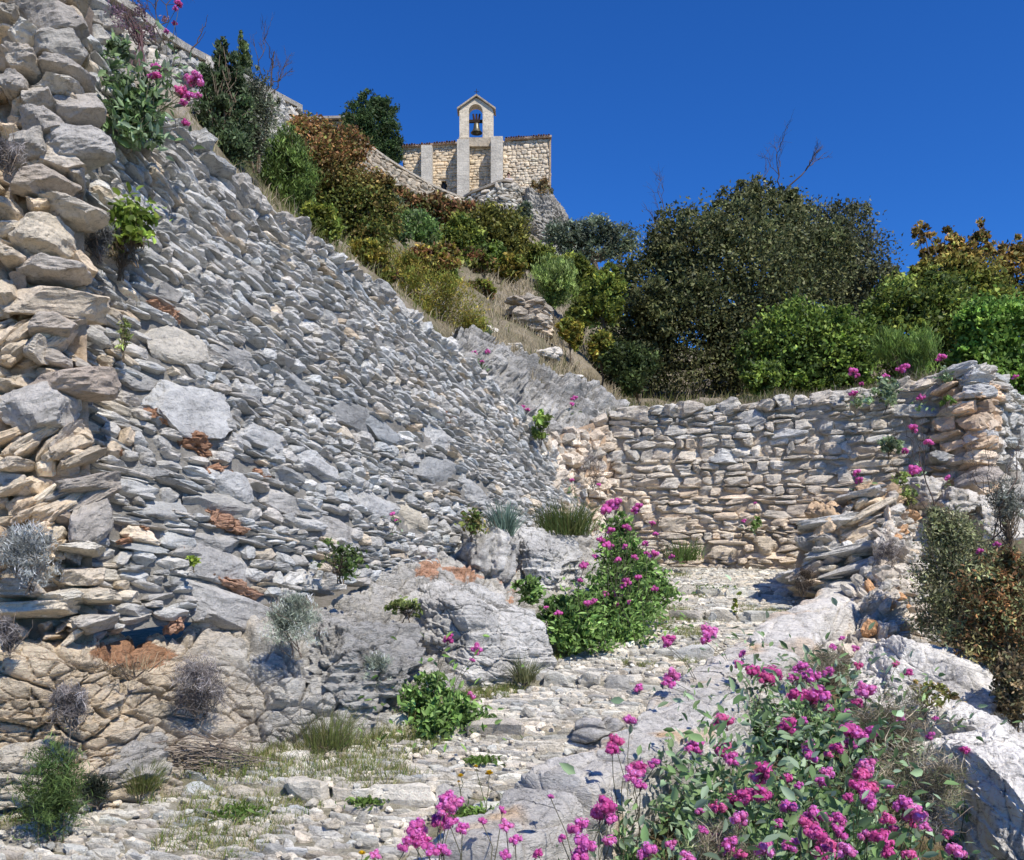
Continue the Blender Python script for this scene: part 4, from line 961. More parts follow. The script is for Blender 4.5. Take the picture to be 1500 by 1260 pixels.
mb = MB(); lay_courses(mb, OF, .085, (.07, .2), lambda px, py, r, k: np.where((r.random(k) < .12)[:, None], tone((.55, .34, .2), r, k, .1), tone((.50, .47, .43), r, k, .2, .03)), seed=37, depth=.1, prot=.05, ang=(0, 25), n=5, lean=20, rough=.25, cuts=8, pw=(2.2, 4)); mb.part('rubble', w, M_STONE)
for (x, y, Yd, ww, hh, lab) in ((1345, 722, 11.6, 60, 40, 'pale loose stone in the gap between parapet and pier'), (1400, 735, 11.3, 70, 40, 'grey loose rock at the foot of the broken pier'), (1450, 760, 11.5, 80, 60, 'grey rubble block right of the pier foot')):
    mkrock(lab, P(x, y, Yd), (ww / 2 * Yd / K, .3, hh / 2 * Yd / K), col=(.46, .44, .41), n=24, seed=int(x), cuts=9)

# ---- rock slope above the retaining wall's far end, small ruin on the hillside
RS = Surf([[(655, 575, 11.6), (660, 530, 11.6), (662, 500, 12.6), (668, 506, 13.6)], [(700, 625, 12.3), (700, 565, 12.2), (706, 510, 14.0), (712, 514, 15.0)], [(755, 680, 13.1), (755, 622, 13.0), (762, 538, 14.8), (768, 541, 15.8)], [(805, 715, 13.5), (805, 660, 13.45), (822, 565, 15.3), (828, 567, 16.3)], [(860, 710, 14.1), (860, 660, 14.1), (872, 590, 15.5), (876, 592, 16.5)], [(915, 690, 14.4), (912, 645, 14.4), (917, 606, 15.5), (918, 607, 16.5)]])
V, Q = RS.grid(190, 120, rock_disp(55, .17, .08, 4.0), -.10); C = np.array((.34, .34, .335)) * (1 + .3 * fbm(V * 1.9, 4, 2))[:, None]
solo('rocky_slope', V, Q, M_ROCK, np.clip(C, .02, .8), 'grey rock face above the far end of the retaining wall', 'rock', smooth=False)
w = thing('stone_pile', 'small ruined pile of stacked stones among dry grass on the hillside', 'stone pile', P(775, 492, 20))
r = np.random.default_rng(5); k = 46
xs = r.uniform(-1, 1, k); yy = r.uniform(0, 1, k); c = np.array([P(772 + 22 * (a * (1.1 - .5 * b)) + 16 * (1 - b), 500 - 60 * b, 20.3 + r.uniform(-.3, .2)) for a, b in zip(xs, yy)])
T = np.tile([1., 0, 0], (k, 1)); U = np.tile([0, 0, 1.], (k, 1)); T, U = rot2(T, U, r.normal(-.15, .2, k)); N = np.cross(T, U)
V, F, C = stones(c, T, U, N, np.stack([r.uniform(.15, .34, k), r.uniform(.07, .13, k), np.full(k, .25)], 1), tone((.40, .36, .31), r, k, .22), 5, .2, 8, (2.6, 6), 8); part('stonework', w, V, F, M_STONE, C)
for j, (x, y, Yd, ww, hh) in enumerate([(735, 510, 17, 60, 16), (800, 520, 18, 50, 14), (715, 492, 17.5, 36, 14), (826, 555, 17, 50, 14), (640, 452, 15, 30, 14)]):
    mkrock(['flat pale rock in the dry grass below the stone pile', 'pale rock right of and below the stone pile', 'small pale rock left of the stone pile', 'pale rock at the lower edge of the dry slope', 'small white rock among the yellow broom'][j], P(x, y, Yd), (ww / 2 * Yd / K, .3, hh / 2 * Yd / K), col=(.5, .48, .45), n=18, seed=100 + j)

# ---- upper terrace wall at top left, then the parapet climbing to the chapel
TW = Surf([[(60, 150, 8.6), (60, -90, 9.0)], [(130, 170, 9.0), (130, -20, 9.4)], [(200, 190, 9.6), (195, 20, 10.0)], [(300, 200, 11.0), (262, 70, 11.4)], [(400, 225, 14), (345, 112, 14.4)], [(470, 250, 19), (440, 160, 19.5)]])
w = thing('terrace_wall', 'grey terrace wall with flat sloping coping above the leafy plants at top left', 'wall', P(200, 190, 9.6))
V, Q = TW.grid(60, 24, None, .14); part('wall_core', w, V, Q, M_CLAY, np.broadcast_to(np.array((.2, .19, .17)), V.shape))
mb = MB(); lay_courses(mb, TW, .13, (.16, .4), lambda px, py, r, k: tone((.36, .355, .34), r, k, .2), tilt=.0, seed=47, depth=.14, prot=.03, ang=(0, 10), n=4, lean=12, rough=.2, pw=(2.6, 6)); mb.part('stonework', w, M_STONE)
def coping_strip(s, v, wid, th, na=60):
    a = np.linspace(0, s.L, na); pos, T, U, N = s.frame(a, v); N[:, 2] = 0; N = nrm(N); up = np.array([0, 0, 1.])
    o = [pos + N * .05, pos + N * .05 + up * th, pos - N * wid + up * th, pos - N * wid]
    V = np.stack(o, 1).reshape(-1, 3); i = np.arange(na - 1)[:, None] * 4; j = np.arange(4)[None]; q = (j + 1) % 4
    Q = np.stack([i + j, i + q, i + q + 4, i + j + 4], -1).reshape(-1, 4); return V, np.concatenate([Q, [[0, 1, 2, 3], [4 * na - 4, 4 * na - 3, 4 * na - 2, 4 * na - 1]]])
V, Q = coping_strip(TW, 1.0, .4, .09); part('coping', w, V, Q, M_STONE, np.broadcast_to(np.array((.45, .43, .39)), V.shape), smooth=False)
PW = Surf([[(400, 240, 40), (400, 150, 40)], [(470, 275, 44), (470, 188, 44.4)], [(528, 296, 48), (528, 208, 48.4)], [(580, 322, 51), (580, 242, 51.4)], [(640, 330, 54), (640, 276, 54.4)], [(680, 340, 56), (680, 292, 56.4)]])
w = thing('parapet_wall', 'pale parapet wall climbing behind the reddish shrubs to the chapel', 'wall', P(560, 262, 50))
V, Q = PW.grid(40, 8, None, .1); part('wall_core', w, V, Q, M_FAR, np.broadcast_to(np.array((.3, .26, .21)), V.shape))
mb = MB(); lay_courses(mb, PW, .22, (.3, .7), lambda px, py, r, k: tone((.42, .375, .31), r, k, .2), seed=57, depth=.14, prot=.02, n=3, lean=8, rough=.15); mb.part('stonework', w, M_FAR)
V, Q = coping_strip(PW, 1.0, .5, .12); part('coping', w, V, Q, M_FAR, np.broadcast_to(np.array((.46, .42, .36)), V.shape), smooth=False)
# ================================================================== CHAPEL
def boxv(x0, x1, y0, y1, z0, z1):
    V = np.array([[x, y, z] for z in (z0, z1) for y in (y0, y1) for x in (x0, x1)], float)
    return V, np.array([[0, 2, 3, 1], [4, 5, 7, 6], [0, 1, 5, 4], [1, 3, 7, 5], [3, 2, 6, 7], [2, 0, 4, 6]])
CHB = P(690, 300, 60.6)
chapel = thing('chapel', 'small stone chapel with buttresses and a bell gable on the hilltop', 'chapel', CHB)
A = P(590, 203, 60.6); B = P(805, 203, 60.6)            # eave line, left to right
ex = np.array([1., 0, 0]); ey = np.array([0, 1., 0])   # along the front, into the building
ZT = B[2]
def at(x, y, z): return np.array([A[0], A[1], 0]) + ex * x + ey * y + np.array([0, 0, z])
def loc(px, py, dy=0.0):      # pixel -> local x, z on the plane y = dy
    d = np.array([(px - 750) / K, 1.0, (H0 - py) / K]); o = np.array([0, 0, EYE])
    q = at(0, dy, 0); t = np.dot(q - o, ey) / np.dot(d, ey); p = o + d * t; return np.dot(p - q, ex), p[2]
def lbox(x0, x1, y0, y1, z0, z1):
    V, Q = boxv(x0, x1, y0, y1, z0, z1); return np.array([at(*v) for v in V]), Q
L_ = np.dot(B - A, ex); z0 = 20.0
def rake(V):      # the eaves fall a little to the left
    V = np.array(V); V[:, 2] += .068 * (V[:, 0] - B[0]) * np.clip((V[:, 2] - z0) / (ZT - z0), 0, 1.06) * (V[:, 0] < B[0]); return V
def block_front(x0, x1, z0, z1, y, cfun, seed, rowh=.3, n=3):
    s = Surf([[at(x0, y, z0), at(x0, y, z1)], [at((x0 + x1) / 2, y, z0), at((x0 + x1) / 2, y, z1)], [at(x1, y, z0), at(x1, y, z1)]])
    mb = MB(); lay_courses(mb, s, rowh, (rowh * 1.1, rowh * 2.4), cfun, seed=seed, depth=.1, prot=.012, ang=(0, 1.5), n=n, lean=2.5, rough=.1, cuts=3, pw=(5, 12), vary=.3, fill=1.03); return mb
wx0, wz0 = loc(645.7, 275); wx1, wz1 = loc(655.7, 256.7)
cream = lambda px, py, r, k: np.clip(tone((.74, .60, .42), r, k, .07, .02), 0, .85)
creamR = lambda px, py, r, k: np.clip(tone((.74, .62, .46), r, k, .10, .02), 0, .85)
xR = loc(739, 240)[0]; x3 = loc(719, 240)[0]
mb = MB()
for (a, b, lo, hi) in ((0, wx0, z0, ZT), (wx1, L_, z0, ZT), (wx0, wx1, z0, wz0), (wx0, wx1, wz1, ZT)):
    V, Q = lbox(a, b, .06, .7, lo, hi - (0 if hi == ZT else 0)); mb.add(V, Q, (.62, .52, .38))
V, Q = lbox(0, L_, .703, 8.5, z0, ZT - .003); mb.add(V, Q, (.50, .42, .31))
mb.V = [rake(v) for v in mb.V]; mb.part('wall', chapel, M_MASON, smooth=False)
skipw = lambda px, py: (px > 644) & (px < 657.5) & (py > 255) & (py < 276)
s = Surf([[at(0, 0, z0), at(0, 0, ZT)], [at(xR / 2, 0, z0), at(xR / 2, 0, ZT)], [at(xR, 0, z0), at(xR, 0, ZT)]])
mb = MB(); lay_courses(mb, s, .2, (.26, .55), cream, seed=61, depth=.1, prot=.006, ang=(0, 1), n=3, lean=1.5, rough=.06, cuts=2, pw=(8, 14), vary=.15, fill=1.03, skip=skipw); mb.V = [rake(v) for v in mb.V]; mb.part('ashlar', chapel, M_MASON)
q = block_front(xR, L_ - .05, z0, ZT, -.01, creamR, 62, .17); q.V = [rake(v) for v in q.V]; q.part('rubble_stonework', chapel, M_MASON)
V, Q = lbox(L_ - .02, L_ + .1, -.06, .6, z0, ZT - .1); part('quoin', chapel, V, Q, M_FAR, np.broadcast_to(np.array((.36, .28, .2)), V.shape), smooth=False)
wf = MB(); V, Q = lbox(wx0, wx1, .3, .34, wz0, wz1); wf.add(V, Q, (.02, .02, .02)); win = wf.part('window', chapel, M_DARKIN, smooth=False)
for k in (1, 2):
    V, Q = tube([at(wx0 + (wx1 - wx0) * k / 3, .22, wz0), at(wx0 + (wx1 - wx0) * k / 3, .22, wz1)], .018, .018, 5); part('bar', chapel, V, Q, M_IRON, parent=win)
# buttresses with sloping caps
for (p0, p1, pt, dep, sd) in ((617, 632.7, 212.7, 1.0, 1), (669.5, 687, 204, 1.1, 2), (719, 736.7, 199.5, 1.1, 3)):
    x0, zt = loc(p0, pt, -dep); x1, _ = loc(p1, pt, -dep)
    V = np.array([at(x0, -dep, z0), at(x1, -dep, z0), at(x1, .05, z0), at(x0, .05, z0), at(x0, -dep, zt), at(x1, -dep, zt), at(x1, .05, zt + .12), at(x0, .05, zt + .12)])
    Q = np.array([[0, 1, 5, 4], [1, 2, 6, 5], [2, 3, 7, 6], [3, 0, 4, 7], [4, 5, 6, 7]])
    bt = part('buttress', chapel, V, Q, M_MASON, np.broadcast_to(np.array((.62, .56, .46)), V.shape), smooth=False)
# roof slopes back, tiled edge along the front
r = np.random.default_rng(4)
for (a, b, dz) in ((-.12, loc(671, 204)[0], 0), (xR + .02, L_ + .14, .02)):
    V = np.array([at(a, -.22, ZT + dz), at(b, -.22, ZT + dz), at(b, 9, ZT + dz + .35), at(a, 9, ZT + dz + .35), at(a, -.22, ZT + .12 + dz), at(b, -.22, ZT + .12 + dz), at(b, 9, ZT + dz + .47), at(a, 9, ZT + dz + .47)])
    V = rake(V); Q = np.array([[0, 1, 5, 4], [1, 2, 6, 5], [2, 3, 7, 6], [3, 0, 4, 7], [4, 5, 6, 7], [0, 3, 2, 1]])
    rf = part('roof', chapel, V, Q, M_TILE, np.broadcast_to(np.array((.36, .28, .23)), V.shape), smooth=False)
    mb = MB(); x = a + .1
    while x < b - .08:
        V, Q = tube([at(x, -.30 + r.normal(0, .03), ZT + .10 + dz + r.normal(0, .015)), at(x, 1.2, ZT + .16 + dz)], .075, .075, 8); mb.add(V, Q, tone((.40, .30, .24), r, 1, .25)[0]); x += .17
    mb.V = [rake(v) for v in mb.V]; mb.part('tile_row', chapel, M_TILE, parent=rf)
# bell gable
GY = -.25
gx0, gz0 = loc(673, 204, GY); gx1, _ = loc(722.7, 204, GY); _, ge = loc(690, 159.5, GY); gxm = (gx0 + gx1) / 2; _, gp = loc(697, 143, GY)
ox0, oz0 = loc(686.7, 201.7, GY); ox1, _ = loc(707, 201.7, GY); _, ozt = loc(697, 152.5, GY)
rad = (ox1 - ox0) / 2; oxm = (ox0 + ox1) / 2; zsp = ozt - rad
arc = [(oxm - rad * math.cos(t), zsp + rad * math.sin(t)) for t in np.linspace(0, math.pi, 17)]
def prism(poly, y0, y1):
    n = len(poly); V = [at(x, y0, z) for x, z in poly] + [at(x, y1, z) for x, z in poly]; return np.array(V), n
mb = MB()
inner = [(ox0, gz0 - .3)] + arc + [(ox1, gz0 - .3)]
def outer_pt(x, z):
    if z <= zsp: return (gx0 if x < oxm else gx1, z)
    t = math.atan2(z - zsp, x - oxm)
    for k in np.linspace(.2, 3, 400):
        xx, zz = oxm + k * math.cos(t), zsp + k * math.sin(t)
        zl = ge + (gp - ge) * (1 - abs(xx - gxm) / ((gx1 - gx0) / 2))
        if xx <= gx0 or xx >= gx1 or zz >= zl: return (min(max(xx, gx0), gx1), zz)
    return (xx, zz)
outer = [outer_pt(*q) for q in inner]
n = len(inner); V = np.array([at(x, y, z) for y in (GY, .5) for ring in (inner, outer) for x, z in ring])
Q = []
for i in range(n - 1):
    Q += [[i, n + i, n + i + 1, i + 1], [2 * n + i, 2 * n + i + 1, 3 * n + i + 1, 3 * n + i], [i, i + 1, 2 * n + i + 1, 2 * n + i], [n + i, 3 * n + i, 3 * n + i + 1, n + i + 1]]
gable = part('bell_gable', chapel, V, np.array(Q), M_MASON, np.broadcast_to(np.array((.72, .62, .47)), V.shape), smooth=False)
V, Q = lbox(gx0 - .04, gx1 + .04, GY - .05, .55, gz0 - .5, oz0 - .003); part('sill', chapel, V, Q, M_FAR, np.broadcast_to(np.array((.40, .35, .28)), V.shape), smooth=False, parent=gable)
for (xa, za, xb, zb) in ((gx0 - .16, ge - .1, gxm, gp + .06), (gxm, gp + .06, gx1 + .16, ge - .1)):
    V = np.array([at(xa, GY - .16, za), at(xb, GY - .16, zb), at(xb, .66, zb), at(xa, .66, za), at(xa, GY - .16, za + .12), at(xb, GY - .16, zb + .12), at(xb, .66, zb + .12), at(xa, .66, za + .12)])
    part('gable_coping', chapel, V, np.array([[0, 1, 5, 4], [1, 2, 6, 5], [2, 3, 7, 6], [3, 0, 4, 7], [4, 5, 6, 7], [0, 3, 2, 1]]), M_FAR, np.broadcast_to(np.array((.38, .33, .27)), V.shape), smooth=False, parent=gable)
bz = loc(698, 195, .1)[1]; bt_ = loc(698, 181, .1)[1]; bx = loc(698, 190, .1)[0]; h = bt_ - bz
prof = [(.0, 1.0), (.14, 1.0), (.2, .9), (.22, .55), (.27, .3), (.36, .1), (.43, 0), (.38, .0), (.3, .12), (.2, .5)]
th = np.arange(20) / 20 * 6.283; V = np.array([at(bx + rr_ * math.cos(t) * .95, .1 + rr_ * math.sin(t) * .95, bz + zz * h) for rr_, zz in prof for t in th])
i = np.arange(len(prof) - 1)[:, None] * 20; j = np.arange(20)[None]; kq = (j + 1) % 20
part('bell', chapel, V, np.stack([i + j, i + kq, i + kq + 20, i + j + 20], -1).reshape(-1, 4), M_BRONZE, parent=gable)
zb_ = loc(698, 178, .1)[1]; V, Q = lbox(ox0 - .05, ox1 + .05, .02, .18, zb_ - .09, zb_ + .09); mb = MB().add(V, Q, (.04, .03, .025))
for dx in (-.16, .0, .16):
    V, Q = tube([at(bx + dx * .4, .1, bt_ - .02), at(bx + dx, .1, zb_ + .1), at(bx + dx * 1.4, .1, zb_ + .5)], .09, .07, 6); mb.add(V, Q, (.06, .035, .03))
mb.part('yoke', chapel, M_BARK, smooth=False, parent=gable)
mb = MB(); zc = gp + .15
for p in (([gxm, zc], [gxm, zc + .62]), ([gxm - .16, zc + .42], [gxm + .16, zc + .42])):
    V, Q = tube([at(p[0][0], .1, p[0][1]), at(p[1][0], .1, p[1][1])], .02, .02, 5); mb.add(V, Q)
mb.part('cross', chapel, M_IRON, parent=gable)

# bastion in front of the chapel and the rock it stands on
BS = Surf([[(668, 318, 57.6), (672, 296, 57.8)], [(690, 322, 56.6), (690, 284, 56.8)], [(715, 325, 56.0), (715, 274, 56.2)], [(738, 325, 55.8), (738, 266, 56.0)], [(757, 322, 56.3), (757, 272, 56.5)], [(772, 320, 57.5), (768, 286, 57.7)]])
w = thing('bastion_wall', 'rounded grey rubble wall standing in front of the chapel', 'wall', P(720, 325, 56))
V, Q = BS.grid(30, 10, None, .12); part('wall_core', w, V, Q, M_FAR, np.broadcast_to(np.array((.2, .18, .15)), V.shape))
mb = MB(); lay_courses(mb, BS, .24, (.25, .55), lambda px, py, r, k: tone((.43, .41, .37), r, k, .22), seed=83, depth=.16, prot=.04, ang=(0, 9), n=4, lean=10, rough=.2, pw=(2.6, 5)); mb.part('stonework', w, M_FAR)
V, Q = coping_strip(BS, 1.0, .6, .14, 30); part('coping', w, V, Q, M_FAR, np.broadcast_to(np.array((.30, .27, .23)), V.shape), smooth=False)
mkrock('pale grey crag below the right corner of the chapel', P(795, 338, 58.5), (2.0, 2.2, 1.9), roll=.35, col=(.31, .30, .28), n=50, seed=120, cuts=10, strata=.12, band=2.5, detail=.1, mat=M_FAR)
mkrock('grey crag under the bastion wall', P(735, 335, 57), (2.2, 2.0, 1.0), col=(.30, .28, .25), n=40, seed=121, cuts=10, strata=.1, band=2.5, detail=.1, mat=M_FAR)
mkrock('small pale crag in the bushes below the chapel', P(812, 372, 52), (1.1, 1.2, .8), col=(.45, .43, .4), n=30, seed=122, cuts=10, strata=.08, band=3, detail=.08, mat=M_FAR)

# house behind the parapet
hb = P(486, 200, 62); house = thing('house', 'low house with a grey tiled roof just showing left of the dark tree', 'house', hb)
V, Q = boxv(hb[0] - 1.6, hb[0] + 2.4, 62, 66, hb[2] - 3, P(486, 178, 62)[2]); part('wall', house, V, Q, M_FAR, np.broadcast_to(np.array((.42, .37, .3)), V.shape), smooth=False)
zt = P(486, 178, 62)[2]; V = np.array([[hb[0] - 1.9, 61.6, zt], [hb[0] + 2.6, 61.6, zt + .1], [hb[0] + 2.6, 66.4, zt + .9], [hb[0] - 1.9, 66.4, zt + .8], [hb[0] - 1.9, 61.6, zt + .16], [hb[0] + 2.6, 61.6, zt + .26], [hb[0] + 2.6, 66.4, zt + 1.06], [hb[0] - 1.9, 66.4, zt + .96]])
part('roof', house, V, np.array([[0, 1, 5, 4], [1, 2, 6, 5], [2, 3, 7, 6], [3, 0, 4, 7], [4, 5, 6, 7], [0, 3, 2, 1]]), M_TILE, np.broadcast_to(np.array((.32, .29, .27)), V.shape), smooth=False)

# visitor leaning behind the bastion wall
def person():
    b = P(745, 300, 57.5); b[2] = P(745, 257, 57.5)[2] - 1.62
    root = thing('person', 'person in a pale top standing behind the wall in front of the chapel', 'person', b)
    def skin(name, J, E, R, mat, rootv=0, parent=root):
        me = bpy.data.meshes.new(name); me.from_pydata([tuple(j) for j in J], E, []); me.materials.append(mat)
        o = bpy.data.objects.new(name, me); COL.objects.link(o); o.parent = parent
        m = o.modifiers.new('skin', 'SKIN'); me.skin_vertices or None
        if not me.skin_vertices:
            bm_ = __import__('bmesh').new(); bm_.from_mesh(me); bm_.verts.layers.skin.verify(); bm_.to_mesh(me); bm_.free()
        for i, rd in enumerate(R): me.skin_vertices[0].data[i].radius = (rd, rd * .85); me.skin_vertices[0].data[i].use_root = (i == rootv)
        s = o.modifiers.new('sub', 'SUBSURF'); s.levels = 2; s.render_levels = 2; return o
    J = [(0, 0, .92), (0, 0, 1.12), (0, -.02, 1.34), (0, -.03, 1.47), (0, -.05, 1.56), (0, -.05, 1.68), (.18, -.03, 1.38), (.25, -.12, 1.12), (.16, -.36, 1.10), (-.18, -.03, 1.38), (-.26, -.10, 1.12), (-.16, -.34, 1.10), (.1, 0, .86), (.11, -.01, .48), (.11, .02, .06), (-.1, 0, .86), (-.11, 0, .48), (-.11, .02, .06), (.11, -.12, .03), (-.11, -.12, .03), (.12, -.44, 1.09), (-.12, -.42, 1.09)]
    E = [(0, 1), (1, 2), (2, 3), (3, 4), (4, 5), (2, 6), (6, 7), (7, 8), (2, 9), (9, 10), (10, 11), (0, 12), (12, 13), (13, 14), (0, 15), (15, 16), (16, 17), (14, 18), (17, 19), (8, 20), (11, 21)]
    R = [.14, .13, .14, .055, .085, .075, .06, .045, .035, .06, .045, .035, .09, .06, .045, .09, .06, .045, .035, .035, .03, .03]
    skin('body', J, E, R, M_SKIN)
    skin('shirt', [(0, 0, .95), (0, 0, 1.12), (0, -.02, 1.36), (.18, -.03, 1.38), (.23, -.08, 1.22), (-.18, -.03, 1.38), (-.235, -.07, 1.22)], [(0, 1), (1, 2), (2, 3), (3, 4), (2, 5), (5, 6)], [.16, .15, .16, .075, .065, .075, .065], M_CLOTH)
    skin('trousers', [(0, 0, .95), (.1, 0, .85), (.11, -.01, .48), (.11, .02, .1), (-.1, 0, .85), (-.11, 0, .48), (-.11, .02, .1)], [(0, 1), (1, 2), (2, 3), (0, 4), (4, 5), (5, 6)], [.15, .105, .08, .065, .105, .08, .065], M_TROUSER)
    v, q = cube_t(8); X = nrm(v) * np.array([.105, .115, .12]) * (1 + .06 * fbm(v * 5, 2, 3))[:, None]; X[:, 2] = np.where(X[:, 1] < -.04, np.maximum(X[:, 2], .05), np.maximum(X[:, 2], -.07))
    part('hair', root, X + np.array([0, -.035, 1.665]) + b, q, M_HAIR, None)
    for sx in (-1, 1):
        X = nrm(v) * .011 + np.array([sx * .03, -.125, 1.625]); part('eye', root, X + b, q, M_DARKIN, None)
    X = nrm(v) * np.array([.013, .02, .02]) + np.array([0, -.133, 1.6]); part('nose', root, X + b, q, M_SKIN, None)
person()

# ================================================================== TREES AND SHRUBS
OAK = [(.052, .062, .022), (.076, .080, .030), (.038, .047, .017), (.105, .103, .044), (.062, .068, .026)]
GRN = [(.080, .12, .020), (.055, .088, .016), (.12, .16, .028), (.04, .062, .014)]
DGR = [(.02, .038, .013), (.034, .055, .017), (.05, .075, .025)]
YGR = [(.115, .135, .022), (.085, .115, .022), (.15, .16, .03), (.065, .09, .018)]
RED = [(.13, .06, .03), (.10, .065, .025), (.16, .085, .035), (.085, .085, .025), (.10, .10, .03)]
OLV = [(.075, .095, .055), (.10, .12, .08), (.055, .075, .04), (.13, .15, .105)]
BRZ = [(.25, .15, .045), (.20, .12, .04), (.27, .19, .05), (.16, .13, .035)]
YEL = [(.17, .145, .022), (.12, .13, .022), (.19, .14, .03), (.10, .12, .022)]

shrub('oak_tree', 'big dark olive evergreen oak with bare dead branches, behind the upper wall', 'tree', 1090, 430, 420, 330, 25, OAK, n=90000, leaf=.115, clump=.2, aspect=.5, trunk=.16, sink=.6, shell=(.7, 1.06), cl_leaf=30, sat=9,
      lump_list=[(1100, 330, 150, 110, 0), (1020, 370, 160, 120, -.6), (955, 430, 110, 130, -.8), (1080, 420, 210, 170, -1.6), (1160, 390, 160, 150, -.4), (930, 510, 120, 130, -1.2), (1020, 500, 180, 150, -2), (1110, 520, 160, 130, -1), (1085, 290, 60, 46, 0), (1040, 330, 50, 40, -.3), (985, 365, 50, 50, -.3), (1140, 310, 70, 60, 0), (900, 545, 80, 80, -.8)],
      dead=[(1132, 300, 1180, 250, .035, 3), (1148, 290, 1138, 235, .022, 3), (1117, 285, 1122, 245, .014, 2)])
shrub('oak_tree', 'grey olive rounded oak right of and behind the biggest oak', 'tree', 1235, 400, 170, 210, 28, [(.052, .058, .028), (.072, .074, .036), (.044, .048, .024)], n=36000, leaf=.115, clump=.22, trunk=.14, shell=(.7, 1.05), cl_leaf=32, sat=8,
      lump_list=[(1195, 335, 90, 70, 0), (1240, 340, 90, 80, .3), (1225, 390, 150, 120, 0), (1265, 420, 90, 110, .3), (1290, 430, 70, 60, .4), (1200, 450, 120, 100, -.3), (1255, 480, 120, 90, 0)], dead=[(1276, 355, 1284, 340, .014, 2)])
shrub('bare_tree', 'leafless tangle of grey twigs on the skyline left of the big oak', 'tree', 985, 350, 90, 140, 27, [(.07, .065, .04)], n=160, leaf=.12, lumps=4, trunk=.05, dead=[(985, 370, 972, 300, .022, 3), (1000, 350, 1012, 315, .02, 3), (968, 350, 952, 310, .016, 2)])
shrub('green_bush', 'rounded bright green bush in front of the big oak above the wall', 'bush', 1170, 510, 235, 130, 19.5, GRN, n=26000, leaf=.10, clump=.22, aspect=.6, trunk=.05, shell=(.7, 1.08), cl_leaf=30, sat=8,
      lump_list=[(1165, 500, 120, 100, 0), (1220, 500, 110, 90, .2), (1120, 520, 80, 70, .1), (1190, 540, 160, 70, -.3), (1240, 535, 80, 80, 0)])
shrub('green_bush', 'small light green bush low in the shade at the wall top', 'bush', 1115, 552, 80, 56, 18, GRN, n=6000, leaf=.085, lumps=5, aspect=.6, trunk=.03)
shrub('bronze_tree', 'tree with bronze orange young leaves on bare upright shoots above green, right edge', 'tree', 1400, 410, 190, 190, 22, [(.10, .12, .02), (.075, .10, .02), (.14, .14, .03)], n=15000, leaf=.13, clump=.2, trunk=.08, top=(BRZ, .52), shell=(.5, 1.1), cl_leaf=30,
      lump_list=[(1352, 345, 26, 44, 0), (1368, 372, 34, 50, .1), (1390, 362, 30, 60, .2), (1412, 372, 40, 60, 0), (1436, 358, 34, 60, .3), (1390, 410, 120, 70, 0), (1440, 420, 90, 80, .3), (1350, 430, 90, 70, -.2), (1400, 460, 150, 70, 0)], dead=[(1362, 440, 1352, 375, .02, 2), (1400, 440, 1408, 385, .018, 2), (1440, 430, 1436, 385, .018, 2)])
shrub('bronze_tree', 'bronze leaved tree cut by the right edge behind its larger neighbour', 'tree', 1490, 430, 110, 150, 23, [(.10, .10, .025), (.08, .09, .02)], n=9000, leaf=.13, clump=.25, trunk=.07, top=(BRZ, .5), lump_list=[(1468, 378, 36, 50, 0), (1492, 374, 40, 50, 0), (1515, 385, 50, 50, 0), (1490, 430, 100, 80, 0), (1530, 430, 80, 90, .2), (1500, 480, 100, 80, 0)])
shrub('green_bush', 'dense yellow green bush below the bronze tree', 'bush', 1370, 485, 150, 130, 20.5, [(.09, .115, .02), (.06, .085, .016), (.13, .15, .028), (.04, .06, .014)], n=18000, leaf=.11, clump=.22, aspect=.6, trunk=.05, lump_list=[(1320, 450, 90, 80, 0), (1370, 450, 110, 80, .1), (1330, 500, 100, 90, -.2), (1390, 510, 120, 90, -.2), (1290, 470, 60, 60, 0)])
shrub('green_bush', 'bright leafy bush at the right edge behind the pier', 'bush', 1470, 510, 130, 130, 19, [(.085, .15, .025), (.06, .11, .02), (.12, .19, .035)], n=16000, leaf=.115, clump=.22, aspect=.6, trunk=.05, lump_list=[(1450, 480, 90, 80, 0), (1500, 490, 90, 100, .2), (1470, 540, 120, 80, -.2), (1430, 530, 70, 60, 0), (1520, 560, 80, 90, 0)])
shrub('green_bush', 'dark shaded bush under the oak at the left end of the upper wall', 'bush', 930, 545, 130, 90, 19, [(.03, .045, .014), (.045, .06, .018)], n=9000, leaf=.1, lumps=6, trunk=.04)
shrub('pine_tree', 'dark green dense pine beside the chapel', 'tree', 545, 190, 92, 120, 60, DGR, n=26000, leaf=.24, clump=.22, aspect=.35, trunk=.2, shell=(.7, 1.05), cl_leaf=34,
      lump_list=[(541, 145, 26, 30, 0), (566, 162, 30, 30, 0), (522, 172, 34, 40, .2), (548, 185, 50, 60, 0), (572, 200, 30, 50, 0), (514, 200, 30, 40, 0), (555, 225, 60, 40, 0), (535, 215, 60, 40, 0), (575, 226, 24, 30, 0), (553, 160, 26, 30, 0), (530, 190, 40, 40, 0)])
shrub('cypress_tree', 'slim pointed cypress on the skyline at upper left', 'tree', 356, 105, 26, 140, 20, [(.04, .06, .018), (.06, .08, .025)], n=9000, leaf=.09, clump=.35, aspect=.3, up=1.2, trunk=.05, lump_list=[(355, 58, 8, 34, 0), (356, 84, 14, 50, 0), (357, 115, 20, 66, 0), (356, 150, 24, 60, 0), (356, 180, 24, 50, 0)])
